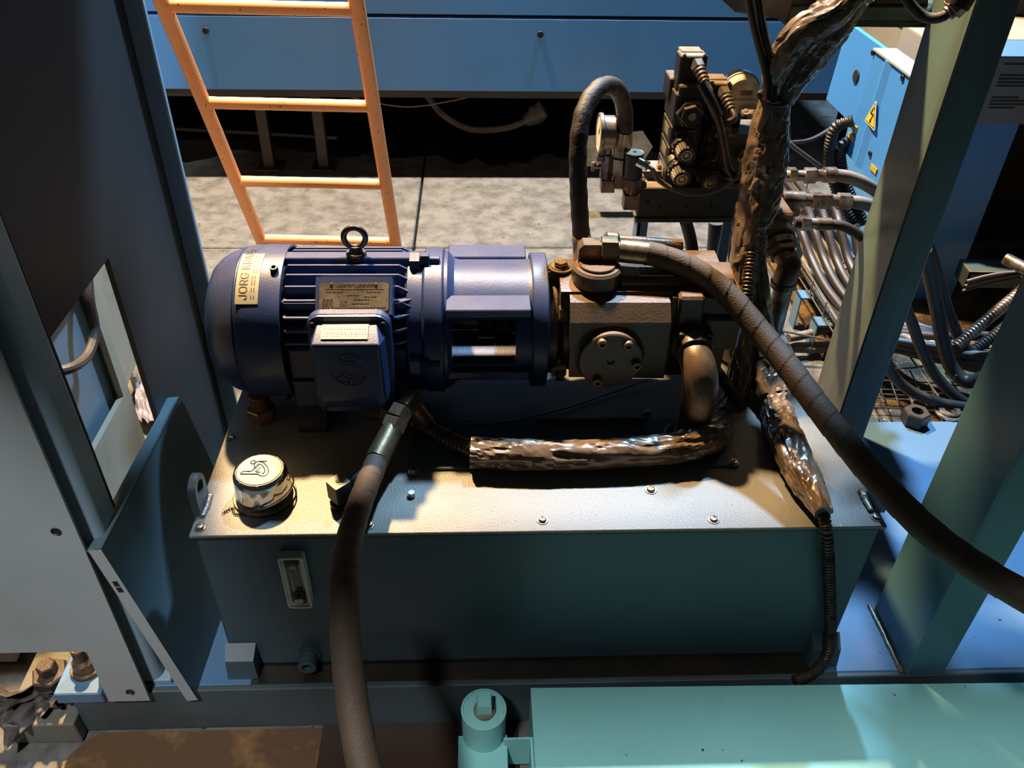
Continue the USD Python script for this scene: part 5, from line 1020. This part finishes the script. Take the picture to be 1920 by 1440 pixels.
run('coupled_hose', 'lowest brown coupled hose beside the flow valve',
    [((0.5053, 0.6000, 0.1873), (0.5198, 0.6000, 0.1862), .011, False, 'pipe_stub', 'dark_steel'), ((0.5178, 0.6000, 0.1862), (0.5355, 0.6000, 0.1851), .0145, True, 'swivel_nut', 'steel_dirty'), ((0.5344, 0.6000, 0.1851), (0.5508, 0.6000, 0.1851), .0105, False, 'adapter', 'steel_dirty'), ((0.5491, 0.6000, 0.1840), (0.5768, 0.6000, 0.1840), .012, False, 'ferrule', 'brown_fitting')],
    [(0.5737, 0.6000, 0.1840), (0.6016, 0.6000, 0.1795), (0.6352, 0.6050, 0.1613), (0.7073, 0.6300, 0.1053)], .0098, 'rubber_hose')

# ---------------------------------------------------------------- cable tray and its hoses
ct = Thing('cable_tray', 'wire basket cable tray on steel feet at the lower right', 'cable tray', (.9, 1.1, Z0))
zt_ = -.315
for x_ in (.842, .86, .93, 1.0): ct.part('long_wire', tube([(x_, 1.9, zt_), (x_, 1.3, zt_), (x_, .68, zt_)], .0022, 6, .1), 'wire')
ct.part('side_wire', tube([(.838, 1.9, zt_ + .05), (.838, 1.3, zt_ + .05), (.838, .68, zt_ + .05)], .0022, 6, .1), 'wire')
for k, y_ in enumerate(np.arange(.72, 1.85, .11)):
    ct.part('cross_wire', tube([(.838, y_, zt_ + .05), (.838, y_, zt_ + .004), (.842, y_, zt_), (1.03, y_, zt_), (1.034, y_, zt_ + .05)], .0022, 6, .02), 'wire')
for y_ in (1.02, 1.16): ct.part('tray_foot', [bx(.815, .86, y_, y_ + .045, zt_ - .012, zt_ - .006, .001), bx(.815, .819, y_, y_ + .045, Z0, zt_ - .006, .001)], 'base_paint')
rng = np.random.RandomState(9)
xsr = [.855, .876, .898, .918, .938, .962, .990, 1.018]; rds = [.009, .010, .010, .009, .010, .012, .016, .013]
ln = ['first', 'second', 'third', 'fourth', 'fifth', 'sixth', 'seventh', 'eighth']
for k in range(8):
    x_, r_ = xsr[k], rds[k]; w = lambda: rng.uniform(-.006, .006)
    pts = [(x_ + w(), 1.95, zt_ + .006 + r_), (x_ + w(), 1.6, zt_ + .006 + r_), (x_ + w(), 1.3, zt_ + .006 + r_ + abs(w())), (x_ + w() + .004, 1.12, zt_ + .006 + r_ + abs(w())), (x_ + .006, .98, zt_ + .008 + r_), (x_ + .03, .90 - k * .004, zt_ + .010 + r_ + (k % 3) * .01), (x_ + .12, .84 - k * .012 + .02, zt_ + .012 + r_ + (k % 3) * .016), (x_ + .30, .80 - k * .012 + .02, zt_ + .014 + r_ + (k % 3) * .016), (x_ + .62, .76 - k * .01 + .02, zt_ + .014 + r_)]
    one('tray_hose', tube(pts, r_, 12, .012), 'grey_hose', f'dusty grey hose lying in the cable tray, {ln[k]} from the tray edge nearest the pipe', 'hose', group='dusty hoses in the cable tray')
for k in range(5):
    x_ = .86 + k * .035; r_ = .012
    one('tray_hose', tube([(x_, 1.95, zt_ + .045), (x_ + .01, 1.62, zt_ + .05), (x_ + .012, 1.50, zt_ + .09), (x_ - .01, 1.42, zt_ + .13 + .008 * k), (x_ - .02, 1.33, zt_ + .12 + .008 * k), (x_ - .005, 1.24, zt_ + .07), (x_ + .01, 1.10, zt_ + .04), (x_ + .05, .95, zt_ + .035), (x_ + .20, .88, zt_ + .05)], r_, 12, .012), 'black_hose', f'dark hose arching out of the tray behind the couplings, {ln[k]} from the left', 'hose', group='dark hoses arching over the cable tray')
one('tray_tie', tube([(0.9231, 1.2252, -0.2850), (0.9280, 1.2324, -0.2700), (0.9526, 1.2551, -0.2620), (0.9828, 1.2740, -0.2620), (1.0175, 1.2981, -0.2700)], .004, 8), 'gauge_case', 'pale plastic strap across the dusty hoses in the tray', 'strap')
# low hoses between tank corner and rear post
for k, (pts, r_, lb) in enumerate((([(0.7439, 1.0175, -0.3600), (0.8127, 1.0402, -0.3600), (0.8757, 1.0589, -0.3500), (0.9400, 1.0867, -0.3300)], .012, 'grey hose rising to the right on the chip-covered floor behind the tank'),
    ([(0.7419, 1.0281, -0.3900), (0.8165, 1.0300, -0.3900), (0.9359, 1.0315, -0.3900)], .007, 'thinner of two straight grey hoses on the floor behind the tank corner'),
    ([(0.7431, 1.0247, -0.4000), (0.8161, 1.0214, -0.4000), (0.9502, 1.0227, -0.4000)], .0105, 'thicker of two straight grey hoses on the floor behind the tank corner'))):
    one('floor_hose', tube(pts, r_, 12), 'grey_hose', lb, 'hose')
one('tie_rod', tube([(0.7115, 1.0090, -0.3300), (0.7804, 1.0003, -0.3400), (0.8506, 0.9866, -0.3500)], .0035, 8), 'wire', 'thin bare rod over the hoses behind the tank corner', 'rod')
# big black hoses hanging between the posts
arc = [
    ([(0.8995, 0.8000, 0.0203), (0.9364, 0.8000, -0.0475), (0.9733, 0.7900, -0.1269), (1.0040, 0.7700, -0.2034), (1.0385, 0.7500, -0.2670), (1.0655, 0.7200, -0.2845), (1.0934, 0.7000, -0.2541), (1.1260, 0.6800, -0.2015)], .0165, 'inner black hose hanging between the posts and turning up'),
    ([(0.9236, 0.8400, 0.0192), (0.9809, 0.8400, -0.0706), (1.0349, 0.8300, -0.1673), (1.0834, 0.8100, -0.2389), (1.1402, 0.7800, -0.2897), (1.2212, 0.7500, -0.3496)], .0135, 'rightmost black hose hanging between the posts'),
    ([(0.8495, 0.7400, -0.0672), (0.8890, 0.7400, -0.1237), (0.9334, 0.7300, -0.1981), (0.9793, 0.7100, -0.2605), (1.0304, 0.6800, -0.3011), (1.1031, 0.6600, -0.3340), (1.1689, 0.6500, -0.3509)], .0125, 'middle black hose sagging in front of the pale hoses'),
    ([(0.8027, 0.6800, -0.1624), (0.8448, 0.6800, -0.2219), (0.8938, 0.6700, -0.2653), (0.9548, 0.6600, -0.2925), (1.0237, 0.6500, -0.3042), (1.1221, 0.6400, -0.3099)], .0125, 'lowest black hose sagging over the big hexagon nut')]
for pts, r_, lb in arc: one('hanging_hose', tube(pts, r_, 16), 'black_hose', lb, 'hose')
for k, (dy, lb) in enumerate(((0, 'upper ribbed steel hose slanting up behind the near post'), (34, 'lower ribbed steel hose slanting up behind the near post'))):
    pts = [(1.0503, 0.7800, -0.2228), (1.1099, 0.8000, -0.1635), (1.1658, 0.8200, -0.1141), (1.2354, 0.8500, -0.0556)] if not k else [(1.0863, 0.8000, -0.2796), (1.1478, 0.8200, -0.2383), (1.2060, 0.8400, -0.1897), (1.2777, 0.8700, -0.1299)]
    one('ribbed_hose', tube(pts, .0135, 14, .002, rf=corr(.008, .08)), 'steel_dirty' if not k else 'black_hose', lb, 'hose')
for k in range(3):
    one('dark_lead', tube([P(1805 + k * 4,545 - k * 9,y=1.1), P(1850,533 - k * 8,y=1.1), P(1915,520 - k * 6,y=1.12)], .004, 8), 'grey_hose', ('lowest', 'middle', 'top')[k] + ' of three thin leads under the angle bracket', 'lead')
nq = V(*(0.8958, 0.6044, -0.3130))
bn = Thing('base_nut', 'large dark hexagon nut on the blue deck plate between the posts', 'nut', nq)
nutm = man(hexp(nq, nq + Z * .034, .030, .003)) - man(cyl(nq - Z * .01, nq + Z * .05, .013, 24))
bn.part('nut', nutm, 'black_oxide')
wq = V(*(0.9923, 0.6358, -0.3130)); bw = Thing('base_washer', 'flat steel washer stack on the blue deck plate under the lowest black hose', 'washer', wq)
bw.part('washer', ringm(wq, wq + Z * .006, .030, .012), 'steel'); bw.part('washer', ringm(wq + Z * .0062, wq + Z * .012, .024, .012), 'steel_dirty')
one('white_plug', [cyl((0.7413, 0.4220, -0.3130), V(*(0.7413, 0.4220, -0.3130)) + Z * .03, .012, 24, .005)], 'sign_white', 'white rounded plug on the blue deck plate beside the pressure hose', 'plug')
one('wire_mesh', cat_([tube([P(1640 + k * 22,690 + k * 1.5,z=-.36), P(1660 + k * 26,760,z=-.36)], .0018, 6, .05) for k in range(7)] + [tube([P(1630,712 + k * 17,z=-.36), P(1720,716 + k * 17,z=-.36), P(1830,726 + k * 17,z=-.36)], .0018, 6, .05) for k in range(4)]), 'wire', 'bent wire mesh scrap on the floor behind the deck plate', 'mesh')

# ================================================================ teal cabinet and shut-off post in the foreground
tcb = Thing('teal_cabinet', 'light teal sheet-metal cover with small stains in the right foreground', 'cabinet', (.4, -.35, Z0))
tz = -.30
k0, k1 = V(*(-0.0122, -0.0570, -0.3000)), V(*(0.7870, -0.0674, -0.3000))
tcb.part('top_sheet', hull([(k0[0], k0[1], tz), (1.5, k0[1] - .018, tz), (1.5, -.75, tz), (k0[0], -.75, tz), (k0[0], k0[1], tz - .003), (1.5, k0[1] - .018, tz - .003), (1.5, -.75, tz - .003), (k0[0], -.75, tz - .003)]), 'cabinet_teal', smooth=False)
tcb.part('left_side', bx(k0[0], k0[0] + .003, -.75, k0[1] - .001, Z0, tz - .003, .0005), 'cabinet_teal')
tcb.part('back_side', bx(k0[0] + .003, 1.5, k0[1] - .022, k0[1] - .020, Z0, tz - .004, .0003), 'cabinet_teal')
q = V(*(-0.0289, -0.1281, -0.3350)); tcb.part('side_bracket', [bx(q[0] - .028, k0[0], q[1] + .0, q[1] + .003, -.40, -.325, .0005), bx(k0[0] - .004, k0[0], q[1] - .05, q[1], -.41, -.325, .0005)], 'cabinet_teal')
tcb.part('bracket_bolt', bolt((k0[0] - .004, q[1] - .03, -.36), -X, .006, .005), 'steel')
sq = V(*(-0.0871, -0.1044, -0.2800))
so = Thing('shutoff_post', 'teal cast valve body with a square stem on top in the foreground', 'valve', (sq[0], sq[1], Z0))
so.part('body', [cyl((sq[0], sq[1], Z0), (sq[0], sq[1], -.28), .034, 40, .003), hull([(sq[0] + a, sq[1] + b, c) for a in (-.04, .036) for b in (-.08, -.005) for c in (Z0, -.345)])], 'cabinet_teal')
so.part('rim', ringm((sq[0], sq[1], -.282), (sq[0], sq[1], -.2785), .035, .0315, 40), 'cabinet_teal')
so.part('stem_collar', cyl((sq[0] + .001, sq[1] - .004, -.28), (sq[0] + .001, sq[1] - .004, -.270), .0165, 28, .002), 'plate_silver')
so.part('square_stem', hull([(sq[0] + .001 + a * s, sq[1] - .004 + b * s, z_) for s, z_ in ((1, -.270), (1, -.250), (.85, -.246)) for a, b in ((-.011, -.0105), (.011, -.0105), (.0115, .0105), (-.0115, .0105))]), 'cabinet_teal', smooth=False)
